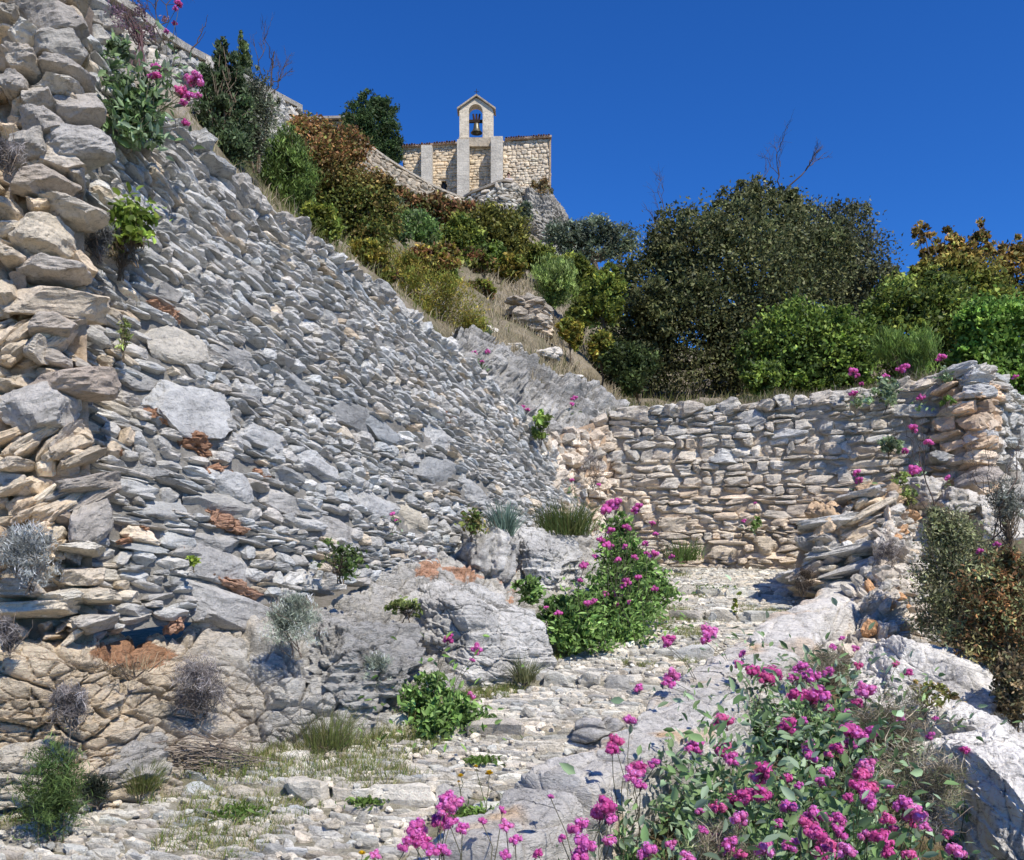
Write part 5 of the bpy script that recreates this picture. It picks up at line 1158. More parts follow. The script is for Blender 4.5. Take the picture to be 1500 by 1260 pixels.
shrub('evergreen_shrub', 'dark upright evergreen shrub with bare stems on the wall top at upper left', 'shrub', 330, 155, 100, 190, 10.2, [(.03, .05, .018), (.045, .065, .026), (.06, .08, .04)], n=14000, leaf=.06, clump=.28, aspect=.35, up=.8, trunk=.022, stems=4, sat=2, cl_leaf=36, shell=(.4, 1.05),
      lump_list=[(327, 66, 10, 40, 0), (325, 92, 20, 60, 0), (303, 112, 22, 60, -.1), (316, 130, 34, 70, 0), (343, 118, 22, 80, 0), (318, 170, 56, 80, 0), (350, 165, 40, 90, .1), (340, 215, 50, 60, 0)])
shrub('olive_shrub', 'grey green airy shrub between the slim cypress and the red shrubs', 'shrub', 378, 160, 60, 130, 10.8, [(.10, .115, .07), (.075, .09, .05), (.13, .14, .09)], n=6000, leaf=.05, clump=.35, aspect=.3, trunk=.014, stems=3, shell=(.3, 1.05), lump_list=[(375, 130, 44, 60, 0), (385, 165, 50, 70, 0), (365, 200, 50, 60, 0), (372, 225, 36, 40, 0)], dead=[(388, 150, 402, 75, .012, 3), (395, 150, 412, 110, .01, 3), (380, 140, 385, 80, .009, 2)])
shrub('juniper_bush', 'bright green feathery juniper behind the top of the retaining wall', 'bush', 415, 245, 84, 120, 12.4, [(.07, .105, .024), (.05, .08, .02), (.09, .13, .03)], n=14000, leaf=.07, clump=.28, aspect=.22, up=1.0, trunk=.03, lump_list=[(400, 215, 40, 60, 0), (425, 215, 40, 60, 0), (412, 245, 70, 80, 0), (440, 260, 44, 80, 0), (388, 250, 40, 70, 0), (418, 290, 70, 50, 0)])
shrub('smoke_bush', 'tall red and green smoke bush above the middle of the retaining wall', 'bush', 510, 285, 160, 220, 15, [(.06, .08, .02), (.09, .10, .022), (.11, .08, .025), (.05, .065, .016), (.13, .13, .03)], n=52000, leaf=.062, clump=.24, aspect=.65, trunk=.03, stems=3, top=([(.17, .08, .035), (.13, .075, .03), (.20, .11, .04), (.12, .11, .03)], .42), cl_leaf=40,
      lump_list=[(455, 200, 70, 50, 0), (495, 220, 80, 60, 0), (470, 250, 110, 80, -.2), (535, 285, 80, 60, .2), (505, 300, 120, 90, 0), (560, 315, 56, 60, .3), (480, 340, 70, 60, 0), (530, 350, 90, 60, 0)])
shrub('smoke_bush', 'low rusty red smoke bush at the foot of the chapel parapet', 'bush', 640, 300, 130, 60, 33, RED, n=11000, leaf=.17, clump=.25, aspect=.6, trunk=.05, lump_list=[(605, 302, 50, 34, 0), (640, 308, 60, 40, 0), (680, 318, 60, 40, 0), (578, 292, 36, 36, 0)])
shrub('green_shrub', 'fresh green shrub left of centre on the hillside', 'shrub', 618, 345, 100, 80, 25, [(.10, .16, .04), (.07, .12, .03), (.13, .17, .07)], n=9000, leaf=.12, lumps=7, trunk=.03)
shrub('green_shrub', 'olive green shrub between the fresh green one and the round yellowish one', 'shrub', 670, 345, 90, 70, 28, YGR, n=8000, leaf=.14, lumps=7, trunk=.03)
shrub('green_shrub', 'round dark yellow green shrub below the bastion wall', 'shrub', 735, 348, 112, 90, 31, [(.085, .085, .018), (.06, .065, .016), (.12, .11, .022)], n=13000, leaf=.15, lumps=9, trunk=.04)
shrub('green_shrub', 'grey green shrub at the left foot of the bastion wall', 'shrub', 598, 303, 30, 30, 45, OLV, n=1500, leaf=.18, lumps=4, trunk=.03)
shrub('olive_tree', 'silvery olive tree on the skyline right of the chapel', 'tree', 868, 355, 130, 76, 44, OLV, n=14000, leaf=.2, clump=.22, aspect=.35, trunk=.1, stems=3, lump_list=[(830, 345, 60, 44, 0), (870, 338, 70, 40, 0), (905, 350, 56, 44, 0), (860, 365, 90, 40, 0), (845, 380, 50, 30, 0)])
shrub('rusty_creeper', 'rusty brown creeper on the right corner of the chapel', 'shrub', 788, 290, 48, 56, 57.3, [(.16, .10, .045), (.12, .09, .04), (.10, .10, .045)], n=3500, leaf=.22, lumps=6, trunk=.04)
shrub('green_shrub', 'grey green bush hanging below the creeper on the crag', 'shrub', 765, 315, 44, 50, 55.5, OLV, n=3000, leaf=.2, lumps=5, trunk=.04)
shrub('broom_bush', 'yellow orange broom thicket just above the retaining wall', 'bush', 625, 440, 160, 110, 13.8, YEL, n=22000, leaf=.055, clump=.3, aspect=.25, up=.8, trunk=.015, stems=3, lump_list=[(580, 400, 70, 60, 0), (620, 430, 110, 80, 0), (665, 455, 90, 70, .2), (600, 460, 70, 50, -.2), (690, 480, 40, 40, .2)])
shrub('broom_bush', 'rust tinged scrub between the broom thicket and the smoke bush', 'bush', 620, 388, 110, 60, 17, RED + YEL, n=8000, leaf=.09, lumps=7, trunk=.02)
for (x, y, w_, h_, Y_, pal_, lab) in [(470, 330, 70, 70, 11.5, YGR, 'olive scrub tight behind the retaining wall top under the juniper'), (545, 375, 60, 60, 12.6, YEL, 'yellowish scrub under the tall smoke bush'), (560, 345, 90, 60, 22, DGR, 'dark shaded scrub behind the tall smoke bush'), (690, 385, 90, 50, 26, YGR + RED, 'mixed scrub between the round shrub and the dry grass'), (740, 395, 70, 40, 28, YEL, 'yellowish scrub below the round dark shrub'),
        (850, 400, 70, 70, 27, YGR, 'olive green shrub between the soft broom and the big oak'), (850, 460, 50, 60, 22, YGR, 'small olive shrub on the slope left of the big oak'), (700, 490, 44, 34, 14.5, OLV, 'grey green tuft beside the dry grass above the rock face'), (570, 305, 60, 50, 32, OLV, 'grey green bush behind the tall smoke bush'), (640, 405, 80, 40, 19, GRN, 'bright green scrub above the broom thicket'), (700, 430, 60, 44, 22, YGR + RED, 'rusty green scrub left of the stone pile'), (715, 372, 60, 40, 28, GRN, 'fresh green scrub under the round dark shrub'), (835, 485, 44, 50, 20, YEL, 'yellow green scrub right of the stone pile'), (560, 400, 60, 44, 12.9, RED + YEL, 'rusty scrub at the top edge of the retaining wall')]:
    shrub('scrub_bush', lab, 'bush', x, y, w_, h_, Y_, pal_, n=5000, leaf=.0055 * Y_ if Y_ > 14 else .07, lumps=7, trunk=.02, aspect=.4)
shrub('green_shrub', 'soft green broom on the slope right of the dry grass', 'shrub', 812, 415, 90, 90, 24, [(.12, .165, .04), (.09, .13, .03), (.15, .19, .06)], n=10000, leaf=.14, aspect=.16, up=1.2, lumps=8, trunk=.03)
shrub('green_shrub', 'olive scrub under the silvery olive tree', 'shrub', 790, 378, 90, 50, 33, YGR, n=6000, leaf=.15, lumps=6, trunk=.03)
shrub('green_shrub', 'yellow green sapling at the left edge of the big oak', 'shrub', 885, 440, 76, 120, 21, YGR, n=8000, leaf=.11, lumps=8, trunk=.03)
shrub('green_shrub', 'yellowish shrub low against the dark foot of the big oak', 'shrub', 880, 510, 46, 70, 19, YEL, n=4000, leaf=.09, lumps=5, trunk=.025)
shrub('grey_shrub', 'tall grey green shrub on the drop right of the parapet', 'shrub', 1400, 850, 120, 220, 8.6, [(.17, .18, .085), (.135, .15, .065), (.21, .21, .115), (.16, .15, .09)], n=15000, leaf=.045, clump=.3, aspect=.35, trunk=.018, stems=4, cl_leaf=36, shell=(.35, 1.05), lump_list=[(1385, 770, 60, 60, 0), (1410, 810, 80, 80, 0), (1380, 850, 80, 90, 0), (1420, 880, 90, 90, 0), (1375, 910, 70, 60, 0)], dead=[(1375, 790, 1352, 690, .01, 2)])
shrub('rusty_shrub', 'rusty orange brown shrub at the right edge below the grey one', 'shrub', 1465, 890, 120, 170, 7.4, [(.23, .115, .05), (.17, .10, .045), (.15, .13, .055), (.13, .14, .06), (.12, .135, .06)], n=12000, leaf=.045, clump=.3, aspect=.4, trunk=.014, stems=4, shell=(.35, 1.05), lump_list=[(1480, 830, 60, 60, 0), (1440, 870, 70, 70, 0), (1480, 890, 90, 90, 0), (1440, 930, 80, 70, 0), (1490, 960, 80, 80, .1)])
shrub('grey_shrub', 'pale silvery twiggy shrub against the outer face of the pier', 'shrub', 1480, 745, 80, 130, 9.5, [(.2, .205, .17), (.15, .16, .12)], n=4500, leaf=.035, clump=.35, aspect=.25, trunk=.01, stems=4, shell=(.2, 1.05), dead=[(1440, 830, 1490, 700, .012, 3), (1470, 830, 1450, 720, .01, 3)])
shrub('grey_shrub', 'brownish scrub at the right edge behind the largest boulder', 'shrub', 1485, 1005, 80, 120, 6.6, [(.13, .10, .05), (.10, .10, .05), (.15, .11, .06)], n=6000, leaf=.04, clump=.35, trunk=.01, stems=3)
shrub('fennel_plant', 'feathery bright green plant growing behind the top of the upper wall', 'plant', 1325, 515, 110, 90, 15, [(.12, .175, .035), (.09, .14, .03)], n=6000, leaf=.12, clump=.35, aspect=.1, up=1.6, lumps=7, trunk=.008, stems=4)
shrub('bare_shrub', 'bare purplish twiggy shrub on the terrace wall at the top edge', 'shrub', 205, 25, 110, 80, 9.3, [(.18, .12, .15), (.14, .09, .11)], n=500, leaf=.03, lumps=5, trunk=.01, stems=4, bark=(.17, .11, .12), dead=[(200 + 14 * k, 66, 165 + 28 * k, -20, .008, 3) for k in range(4)] + [(278, 78, 298, 40, .008, 1)])
# ================================================================== SMALL PLANTS
LAV = [(.50, .56, .42), (.42, .48, .35), (.60, .64, .52)]
dome('lavender_bush', 'round grey green lavender bush at the left edge on the beige wall', 'bush', 38, 858, 118, 108, 5.15, [(.52, .54, .50), (.44, .46, .42), (.62, .63, .60)], n=7500, leaf=.032, aspect=.13, up=.9, clump=.2, stems=2, spread=.35)
dome('lavender_bush', 'round green lavender bush growing from the rock under the grey wall', 'bush', 430, 950, 112, 100, 6.2, LAV, n=8000, leaf=.032, aspect=.13, up=.9, clump=.2, stems=2, spread=.35)
dome('lavender_bush', 'small faded grey lavender tuft left of the low flowering plant', 'bush', 548, 1002, 66, 60, 6.45, LAV, n=3000, leaf=.032, aspect=.13, up=.9, clump=.2, stems=2, spread=.35)
tuft('spurge_plant', 'small blue green upright spurge near the top of the rock fins', 'plant', 738, 786, 36, 54, 9.8, [(.15, .22, .17), (.2, .28, .22)], n=320, lean=.35, wid=.006)
TW_ = [(.36, .32, .30), (.46, .42, .39), (.30, .26, .245)]
dome('dry_shrub', 'dead grey twig tuft under the left rock ledge', 'shrub', 105, 1058, 66, 70, 5.05, TW_, n=2000, leaf=.075, aspect=.045, up=.3, mat=M_DRY)
dome('dry_shrub', 'dead grey twigs clinging to the rock below the red hollow', 'shrub', 290, 1045, 120, 90, 5.75, TW_, n=3200, leaf=.075, aspect=.045, up=.3, mat=M_DRY)
dome('dry_shrub', 'dead twigs at the far left edge halfway up the beige wall', 'shrub', 8, 245, 50, 60, 5.4, TW_, n=1200, leaf=.075, aspect=.045, up=.3, mat=M_DRY)
dome('dry_shrub', 'dead twigs at the left edge below the grey lavender', 'shrub', 8, 945, 50, 50, 5.05, TW_, n=1200, leaf=.075, aspect=.045, up=.3, mat=M_DRY)
dome('dry_shrub', 'grey dry plant hanging beside the big beige slab', 'shrub', 142, 375, 50, 70, 6.1, [(.28, .28, .27), (.2, .2, .19)], n=1200, leaf=.075, aspect=.045, up=.3, mat=M_DRY)
dome('dry_shrub', 'dry brown tuft on the right face of the broken parapet', 'shrub', 1300, 830, 44, 50, 9.7, TW_, n=1600, leaf=.075, aspect=.045, up=.3, mat=M_DRY)
dome('dry_shrub', 'dark brown dry tuft at the inner foot of the broken parapet', 'shrub', 1178, 868, 40, 44, 10, [(.13, .1, .08), (.18, .14, .1)], n=1200, leaf=.075, aspect=.045, up=.3, mat=M_DRY)
dome('dry_shrub', 'dry grey shrub against the rubble left of the upper wall', 'shrub', 870, 712, 44, 60, 13.2, TW_, n=1200, leaf=.075, aspect=.045, up=.3, mat=M_DRY)
tuft('dry_grass', 'straw coloured grass arching out of the red hollow', 'grass', 195, 985, 100, 50, 5.55, [(.42, .32, .2), (.36, .28, .17)], n=90, lean=1.2, wid=.0022, curve=.9, mat=M_DRY)
dome('dark_herb', 'dark green feathery herb at the left foot of the rock', 'plant', 72, 1222, 116, 150, 4.75, [(.13, .20, .055), (.17, .25, .07), (.10, .16, .05)], n=6000, leaf=.05, aspect=.09, up=.7, clump=.36, stems=2)
dome('dark_herb', 'small dark tufted plant right of the feathery herb', 'plant', 138, 1175, 46, 44, 5.1, [(.05, .07, .045), (.07, .09, .06)], n=1040, leaf=.05, aspect=.09, up=.7, clump=.36, stems=2)
tuft('green_tuft', 'grass clump with yellowing tips on the rock above the flower clump', 'grass', 828, 785, 90, 56, 10.6, [(.10, .145, .04), (.15, .16, .05), (.08, .12, .03)], n=700, lean=.6, wid=.005)
tuft('green_tuft', 'pale grass tuft against the right end of the big boulder', 'grass', 768, 1000, 40, 44, 7.4, [(.14, .17, .07), (.19, .19, .09)], n=220, lean=.5, wid=.003)
tuft('green_tuft', 'small grass tuft in the foot of the upper wall', 'grass', 1002, 822, 50, 36, 12.6, [(.10, .16, .04), (.13, .19, .05)], n=220, lean=.6, wid=.006)
for (x, y, w_, h_, Y_, lab) in ((208, 1160, 60, 50, 5.3, 'short bright grass at the rock foot left of the twig pile'), (480, 1095, 110, 60, 5.95, 'grass fringe along the rock foot left of the low flowering plant')):
    tuft('green_tuft', lab, 'grass', x, y, w_, h_, Y_, [(.12, .17, .04), (.17, .19, .06), (.20, .19, .08)], n=500, lean=.6, wid=.002)
# twig pile at the rock foot
r = np.random.default_rng(3); mb = MB()
for k in range(90):
    c = P(295 + r.normal(0, 34), 1108 + r.normal(0, 10), 5.55); d = nrm(np.array([1, r.normal(0, .3), -.12 + r.normal(0, .2)])) * r.uniform(.08, .24)
    V, Q = tube(bend(c - d, c + d, 4, .04, 0, r), .004, .0015, 4); mb.add(V, Q, pick([(.24, .2, .17), (.3, .26, .22)], 1, r)[0])
mb.solo('twig_pile', M_BARK, label='heap of dead twigs lying at the rock foot beside the path', cat='twigs')

# leafy plants
vu = valerian('large leafy valerian with pink heads at its right on the wall top at upper left', [(285, 118, 13), (266, 133, 9), (276, 140, 8), (228, 98, 8), (222, 112, 7), (287, 113, 9), (268, 150, 7), (272, 180, 6), (290, 140, 6), (230, 110, 6)], Y=6.55, base=(205, 205, 6.6), nleaf=260, leaf=.06, basal=.3, spread=.16, lean_leaf=.3)
bushy(vu, [(185, 160, 90, 80, 0), (170, 115, 60, 60, .1), (205, 190, 70, 50, 0), (165, 85, 50, 50, .2), (215, 130, 60, 60, .1)], 6.6, 1500, .065, VAL, np.random.default_rng(6))
valerian('lone valerian bloom standing against the sky at the top edge', [(262, 5, 6), (257, 12, 4), (256, 34, 4), (244, 46, 4)], Y=6.9, base=(236, 120, 6.9), nleaf=30, leaf=.05)
shrub('leafy_plant', 'leafy green plant sprouting from the left end of the retaining wall', 'plant', 195, 330, 84, 110, 6.35, [(.17, .24, .04), (.22, .28, .05), (.12, .18, .03)], n=420, leaf=.07, clump=.6, aspect=.55, lumps=6, trunk=.006, stems=3, cl_leaf=12, sink=.05)
shrub('dry_shrub', 'brown dry stems around the leafy plant on the retaining wall', 'shrub', 180, 360, 80, 90, 6.4, [(.16, .12, .07), (.12, .1, .06)], n=300, leaf=.03, lumps=5, trunk=.006, stems=5, sink=.05)
shrub('leafy_plant', 'dark sprawling caper plant on the lower part of the retaining wall', 'plant', 500, 820, 80, 60, 7.3, [(.06, .09, .025), (.09, .13, .03), (.05, .07, .025)], n=420, leaf=.045, lumps=6, trunk=.006, stems=4, sink=.05, cl_leaf=12, clump=.5)
shrub('leafy_plant', 'tiny yellow green sprout on the retaining wall above the grey slab', 'plant', 283, 822, 18, 26, 6.2, [(.2, .26, .04)], n=40, leaf=.05, lumps=3, trunk=.004, sink=.02, cl_leaf=8)
shrub('leafy_plant', 'wispy green plant high on the left end of the retaining wall', 'plant', 180, 490, 40, 70, 6.15, [(.15, .19, .05), (.2, .2, .09)], n=130, leaf=.04, aspect=.25, lumps=4, trunk=.004, stems=3, sink=.04, cl_leaf=10)
shrub('leafy_plant', 'low dark plant on the rock right of the round lavender bush', 'plant', 595, 885, 70, 46, 7.2, [(.09, .12, .03), (.13, .15, .05)], n=300, leaf=.045, lumps=5, trunk=.005, stems=3, sink=.05, cl_leaf=12)
shrub('leafy_plant', 'green sprout beside the spurge at the foot of the retaining wall', 'plant', 690, 765, 60, 50, 9.6, [(.10, .15, .04), (.15, .17, .05), (.2, .15, .05)], n=300, leaf=.055, lumps=5, trunk=.005, stems=3, sink=.05, cl_leaf=12)
shrub('leafy_plant', 'green plant at the top of the rubble left of the upper wall', 'plant', 792, 625, 44, 56, 12.4, [(.12, .18, .04), (.17, .22, .05)], n=320, leaf=.075, lumps=5, trunk=.006, stems=3, sink=.05, cl_leaf=12)
shrub('leafy_plant', 'small creeping green plant low on the upper wall', 'plant', 1108, 768, 24, 30, 12.9, [(.13, .2, .05)], n=70, leaf=.065, lumps=3, trunk=.005, sink=.03, cl_leaf=10)
shrub('leafy_plant', 'grey green rosette plant on the wall face under the wall top flowers', 'plant', 1298, 580, 50, 50, 12.35, [(.16, .21, .11), (.21, .26, .16)], n=420, leaf=.075, lumps=5, trunk=.006, sink=.04, cl_leaf=12)
shrub('leafy_plant', 'grey green rosette plant halfway up the upper wall', 'plant', 1303, 655, 50, 36, 12.3, [(.16, .21, .11), (.20, .25, .14)], n=320, leaf=.07, lumps=5, trunk=.006, sink=.04, cl_leaf=12)
shrub('leafy_plant', 'little green tuft on the top courses near the pier', 'plant', 1388, 587, 26, 24, 11.9, [(.12, .19, .04)], n=130, leaf=.06, aspect=.3, lumps=3, trunk=.005, sink=.03, cl_leaf=10)
shrub('leafy_plant', 'yellow green plant in the gap right of the broken parapet', 'plant', 1330, 715, 50, 66, 10.6, [(.2, .25, .07), (.15, .2, .06), (.25, .24, .1)], n=420, leaf=.055, lumps=5, trunk=.006, stems=3, sink=.05, cl_leaf=12)
shrub('leafy_plant', 'thin yellow green weed in the middle of the upper path', 'plant', 1080, 888, 20, 50, 9.9, [(.22, .24, .04), (.17, .21, .05)], n=80, leaf=.05, lumps=3, trunk=.003, sink=.03, cl_leaf=10)

# valerian along the path and on the walls
vw = valerian('low leafy valerian with four pink heads at the rock foot left of the boulder', [(602, 1016, 8), (688, 1020, 8), (657, 937, 8), (698, 950, 9), (692, 967, 5), (660, 930, 4)], Y=6.7, base=(640, 1078, 6.35), nleaf=260, leaf=.055, pal=VAL2, basal=.28, spread=.24)
BG = [(818, 898, 7), (855, 827, 8), (862, 884, 8), (855, 830, 6), (895, 740, 14), (888, 748, 10), (904, 735, 8), (934, 742, 9), (930, 748, 7), (877, 710, 4), (895, 777, 7), (918, 772, 8), (880, 790, 7), (888, 798, 8), (893, 800, 7), (905, 820, 6), (915, 800, 5), (905, 870, 8), (918, 852, 8), (912, 858, 6), (930, 816, 6), (945, 796, 6), (947, 810, 5), (958, 812, 8), (958, 862, 7), (887, 870, 6), (903, 885, 5), (920, 882, 5), (872, 815, 5), (960, 782, 5), (956, 766, 5), (935, 846, 6), (984, 815, 5), (850, 850, 5)]
vt = valerian('tall bushy valerian full of pink heads beside the upper path', [q for q in BG if q[0] > 870], Y=8.75, base=(905, 935, 8.85), nleaf=900, leaf=.055, pal=VAL2, far=True, basal=.3, spread=.3)
vl = valerian('leafy valerian in front of the grey rock, left of the tallest clump', [q for q in BG if q[0] <= 870] + [(870, 880, 6), (800, 890, 4)], Y=8.1, base=(835, 945, 8.35), nleaf=500, leaf=.055, pal=VAL2, far=True, basal=.2, spread=.2)
r = np.random.default_rng(14)
bushy(vt, [(905, 905, 90, 60, 0), (885, 870, 70, 70, .2), (920, 850, 80, 70, .3), (900, 815, 60, 70, .5), (945, 845, 60, 50, .5), (960, 870, 60, 40, .4), (925, 880, 90, 60, .1), (905, 780, 50, 50, .7), (930, 810, 40, 50, .6)], 9.1, 9000, .06, VAL2, r)
bushy(vl, [(835, 925, 80, 50, 0), (820, 900, 60, 50, 0), (850, 890, 60, 60, .1), (775, 865, 40, 50, .3), (865, 930, 60, 50, 0)], 8.4, 4200, .058, VAL2, r)
bushy(vw, [(640, 1050, 110, 50, 0), (610, 1030, 60, 60, .1), (670, 1040, 70, 44, 0), (632, 1010, 50, 50, .1), (690, 1055, 50, 36, 0)], 6.45, 3000, .05, VAL2, r)
for (lab, hd, Yv, b, nl) in [
    ('pink valerian hanging over the wall top, leftmost of those on the upper wall', [(1250, 544, 8), (1256, 550, 5), (1250, 576, 7), (1262, 562, 4)], 12.6, (1258, 592, 12.75), 40),
    ('pink valerian on the wall top with two heads side by side', [(1297, 552, 7), (1326, 538, 8), (1318, 542, 7)], 12.5, (1305, 578, 12.6), 70),
    ('valerian with a pink head beside the stones at the top of the pier', [(1380, 523, 7), (1374, 526, 5)], 12.2, (1386, 555, 12.2), 40),
    ('valerian with one pink head on the upper courses left of the pier', [(1348, 582, 7)], 12.2, (1346, 600, 12.3), 14),
    ('valerian with faded pink heads in the shade beside the pier', [(1338, 627, 8), (1326, 660, 6), (1360, 648, 8), (1340, 688, 10), (1334, 692, 7)], 11.9, (1345, 710, 12.0), 60),
    ('valerian with a pink double head on top of the broken parapet', [(1255, 692, 7), (1258, 703, 7)], 10.5, (1262, 722, 10.6), 20),
    ('single pink valerian low on the pier beside the loose stones', [(1388, 700, 6)], 11.3, (1385, 722, 11.4), 12),
    ('tiny pink valerian in the middle of the upper wall', [(1090, 763, 4), (1106, 737, 3)], 12.9, (1100, 775, 13), 10),
    ('pale pink valerian stems at the right edge below the silvery shrub', [(1435, 807, 6), (1460, 797, 6)], 8.3, (1440, 850, 8.4), 14),
    ('small pink valerian behind the pier at the right edge', [(1487, 552, 5)], 14, (1487, 590, 14.2), 20),
    ('pink valerian on the rock face nearest the retaining wall top', [(695, 517, 5), (714, 515, 5), (706, 530, 4)], 12.2, (703, 545, 12.2), 26),
    ('pink valerian in the middle of the upper rock face', [(750, 540, 6), (750, 553, 4), (734, 555, 4)], 13.6, (746, 575, 13.6), 20),
    ('pink valerian at the right end of the upper rock face', [(841, 583, 6), (838, 592, 4)], 14.2, (838, 606, 14.2), 16),
    ('pink valerian low on the upper rock face above the green plant', [(765, 596, 5), (773, 600, 4)], 13, (768, 616, 13), 14),
    ('two thin reddish valerian stems on the face of the retaining wall', [(575, 753, 5), (580, 762, 3)], 8.6, (577, 775, 8.7), 5),
    ('pale pink valerian in the rubble left of the upper wall', [(838, 703, 4), (836, 714, 3)], 13, (838, 726, 13.1), 8)]:
    valerian(lab, hd, Y=Yv, base=b, nleaf=int(nl * 1.5), leaf=.05, far=True, basal=.08, spread=.06)

# foreground valerian bed
FH = [(1038, 927, 13), (1034, 935, 9), (1087, 958, 7), (1083, 974, 8), (1102, 982, 11), (1130, 988, 16), (1120, 993, 11), (1172, 977, 12), (1187, 990, 15), (1163, 992, 12), (1200, 1015, 17), (1190, 1020, 13), (1167, 1017, 14), (1213, 984, 9), (1213, 1037, 9), (1233, 935, 5), (1220, 948, 6), (1253, 950, 6), (1258, 975, 7), (1268, 1012, 15), (1255, 1030, 9), (1240, 1043, 7), (1312, 973, 6), (1330, 985, 7), (1317, 1053, 10), (1363, 1077, 7), (1370, 1052, 5), (1413, 1098, 7), (1057, 1057, 17), (1152, 1063, 15), (1178, 1055, 7), (1018, 1092, 15), (1060, 1100, 14), (1072, 1110, 12), (1187, 1107, 13), (1185, 1092, 10), (1247, 1070, 18), (1275, 1075, 15), (1245, 1090, 12), (1225, 1095, 11), (1213, 1105, 7), (1120, 1128, 15), (1112, 1140, 14), (1117, 1163, 14), (1092, 1165, 15), (1078, 1172, 13), (1083, 1200, 13), (1153, 1140, 9), (1203, 1145, 10), (1212, 1133, 10), (1269, 1123, 15), (1262, 1135, 14), (1258, 1152, 14), (1272, 1155, 14), (1272, 1172, 15), (1302, 1152, 7), (1052, 1183, 13), (1155, 1182, 14), (1193, 1195, 17), (1185, 1210, 15), (1198, 1222, 15), (1225, 1200, 15), (1230, 1218, 12), (1213, 1240, 17), (1204, 1248, 14), (1240, 1247, 14), (1067, 1238, 15), (1120, 1245, 14), (1157, 1237, 13), (1292, 1228, 16), (1268, 1225, 11), (1322, 1177, 14), (1340, 1192, 16), (1334, 1200, 12), (1300, 1200, 11), (1388, 1222, 9), (1400, 1247, 14), (1333, 1253, 12), (1007, 1257, 12), (980, 937, 11), (977, 943, 7), (985, 990, 12), (980, 999, 11), (935, 1007, 8), (923, 1055, 10), (902, 1086, 12), (897, 1097, 11), (934, 1124, 14), (928, 1136, 14), (937, 1148, 11), (958, 1117, 10), (888, 1180, 16), (878, 1192, 15), (892, 1195, 14), (847, 1210, 15), (857, 1236, 16), (850, 1250, 15), (893, 1232, 10), (823, 1227, 7), (948, 1247, 15), (983, 1238, 9), (652, 1172, 15), (665, 1176, 15), (655, 1186, 14), (645, 1202, 15), (660, 1204, 12), (613, 1212, 15), (605, 1225, 15), (618, 1232, 13), (594, 1236, 12), (677, 1213, 10), (630, 1243, 14), (650, 1245, 12), (707, 1202, 7), (736, 1186, 6), (742, 1210, 11), (755, 1230, 10), (787, 1250, 8), (740, 1252, 9), (550, 1253, 9), (807, 1167, 5), (1300, 1248, 10), (1085, 1252, 10), (1030, 1215, 8), (1045, 1225, 9), (1170, 1150, 7), (1140, 1205, 8), (1025, 1188, 7), (1242, 1168, 8), (1310, 1215, 9), (1355, 1212, 9)]
SEED = [((640, 1212), 'magenta valerian in front of the path at the bottom, leftmost of the large ones', .62, 40), ((740, 1215), 'thin valerian stems with small dark buds and heads in front of the kerb', .6, 26), ((865, 1215), 'full magenta valerian in front of the dark kerb crevice', .6, 34), ((920, 1115), 'valerian with stacked magenta heads against the broad kerb slab', .62, 22), ((982, 960), 'slender valerian with blooms seen against the paved path, left of the tallest', .55, 16), ((1040, 930), 'single valerian bloom rising tallest in front of the upper kerb slab', .62, 26),
        ((1045, 1080), 'valerian with round magenta heads over broad grey green leaves', .5, 260), ((1105, 980), 'valerian with a row of heads in front of the halfway kerb slab', .5, 90), ((1185, 1005), 'valerian with crowded heads at the top of the flower bed', .5, 260), ((1262, 1010), 'valerian with separate heads beside the pale rubble', .5, 120), ((1240, 1085), 'valerian with a broad magenta cluster at the centre right of the bed', .5, 180), ((1160, 1090), 'valerian with scattered small heads in the middle of the bed', .5, 260), ((1100, 1155), 'valerian with a tall stack of magenta heads in the left half of the bed', .5, 260),
        ((1200, 1215), 'largest magenta cluster of valerian at the bottom of the bed', .52, 160), ((1267, 1150), 'valerian with one tall cone of magenta at the right of the bed', .5, 120), ((1320, 1200), 'valerian with heads over dry twigs at the right end of the bed', .5, 70), ((1395, 1235), 'valerian in front of the largest boulder at the bottom right', .5, 30), ((1080, 1240), 'valerian cut by the bottom edge left of the largest cluster', .52, 130), ((1340, 1050), 'small valerian with few heads in front of the pale boulder', .42, 60), ((1413, 1098), 'lone small valerian head in the cleft between boulders', .35, 10), ((550, 1253), 'lone small valerian head at the bottom edge of the path', .5, 6), ((975, 1245), 'valerian at the bottom edge between the crevice plant and the bed', .55, 90), ((1240, 945), 'small pink valerian heads in front of the rubble under the parapet', .35, 30)]
buckets = [[] for _ in SEED]
for q in FH:
    buckets[int(np.argmin([(q[0] - s[0][0]) ** 2 + ((q[1] - s[0][1]) * 1.0) ** 2 for s in SEED]))].append(q)
for (s, lab, hg, nl), hd in zip(SEED, buckets):
    if hd: valerian(lab, hd, hgt=hg, nleaf=int(nl * 6), leaf=.055, pal=VAL, basal=.34 if nl > 50 else .12, spread=.24 if nl > 50 else .07, lean_leaf=.35, group='valerian in the foreground')

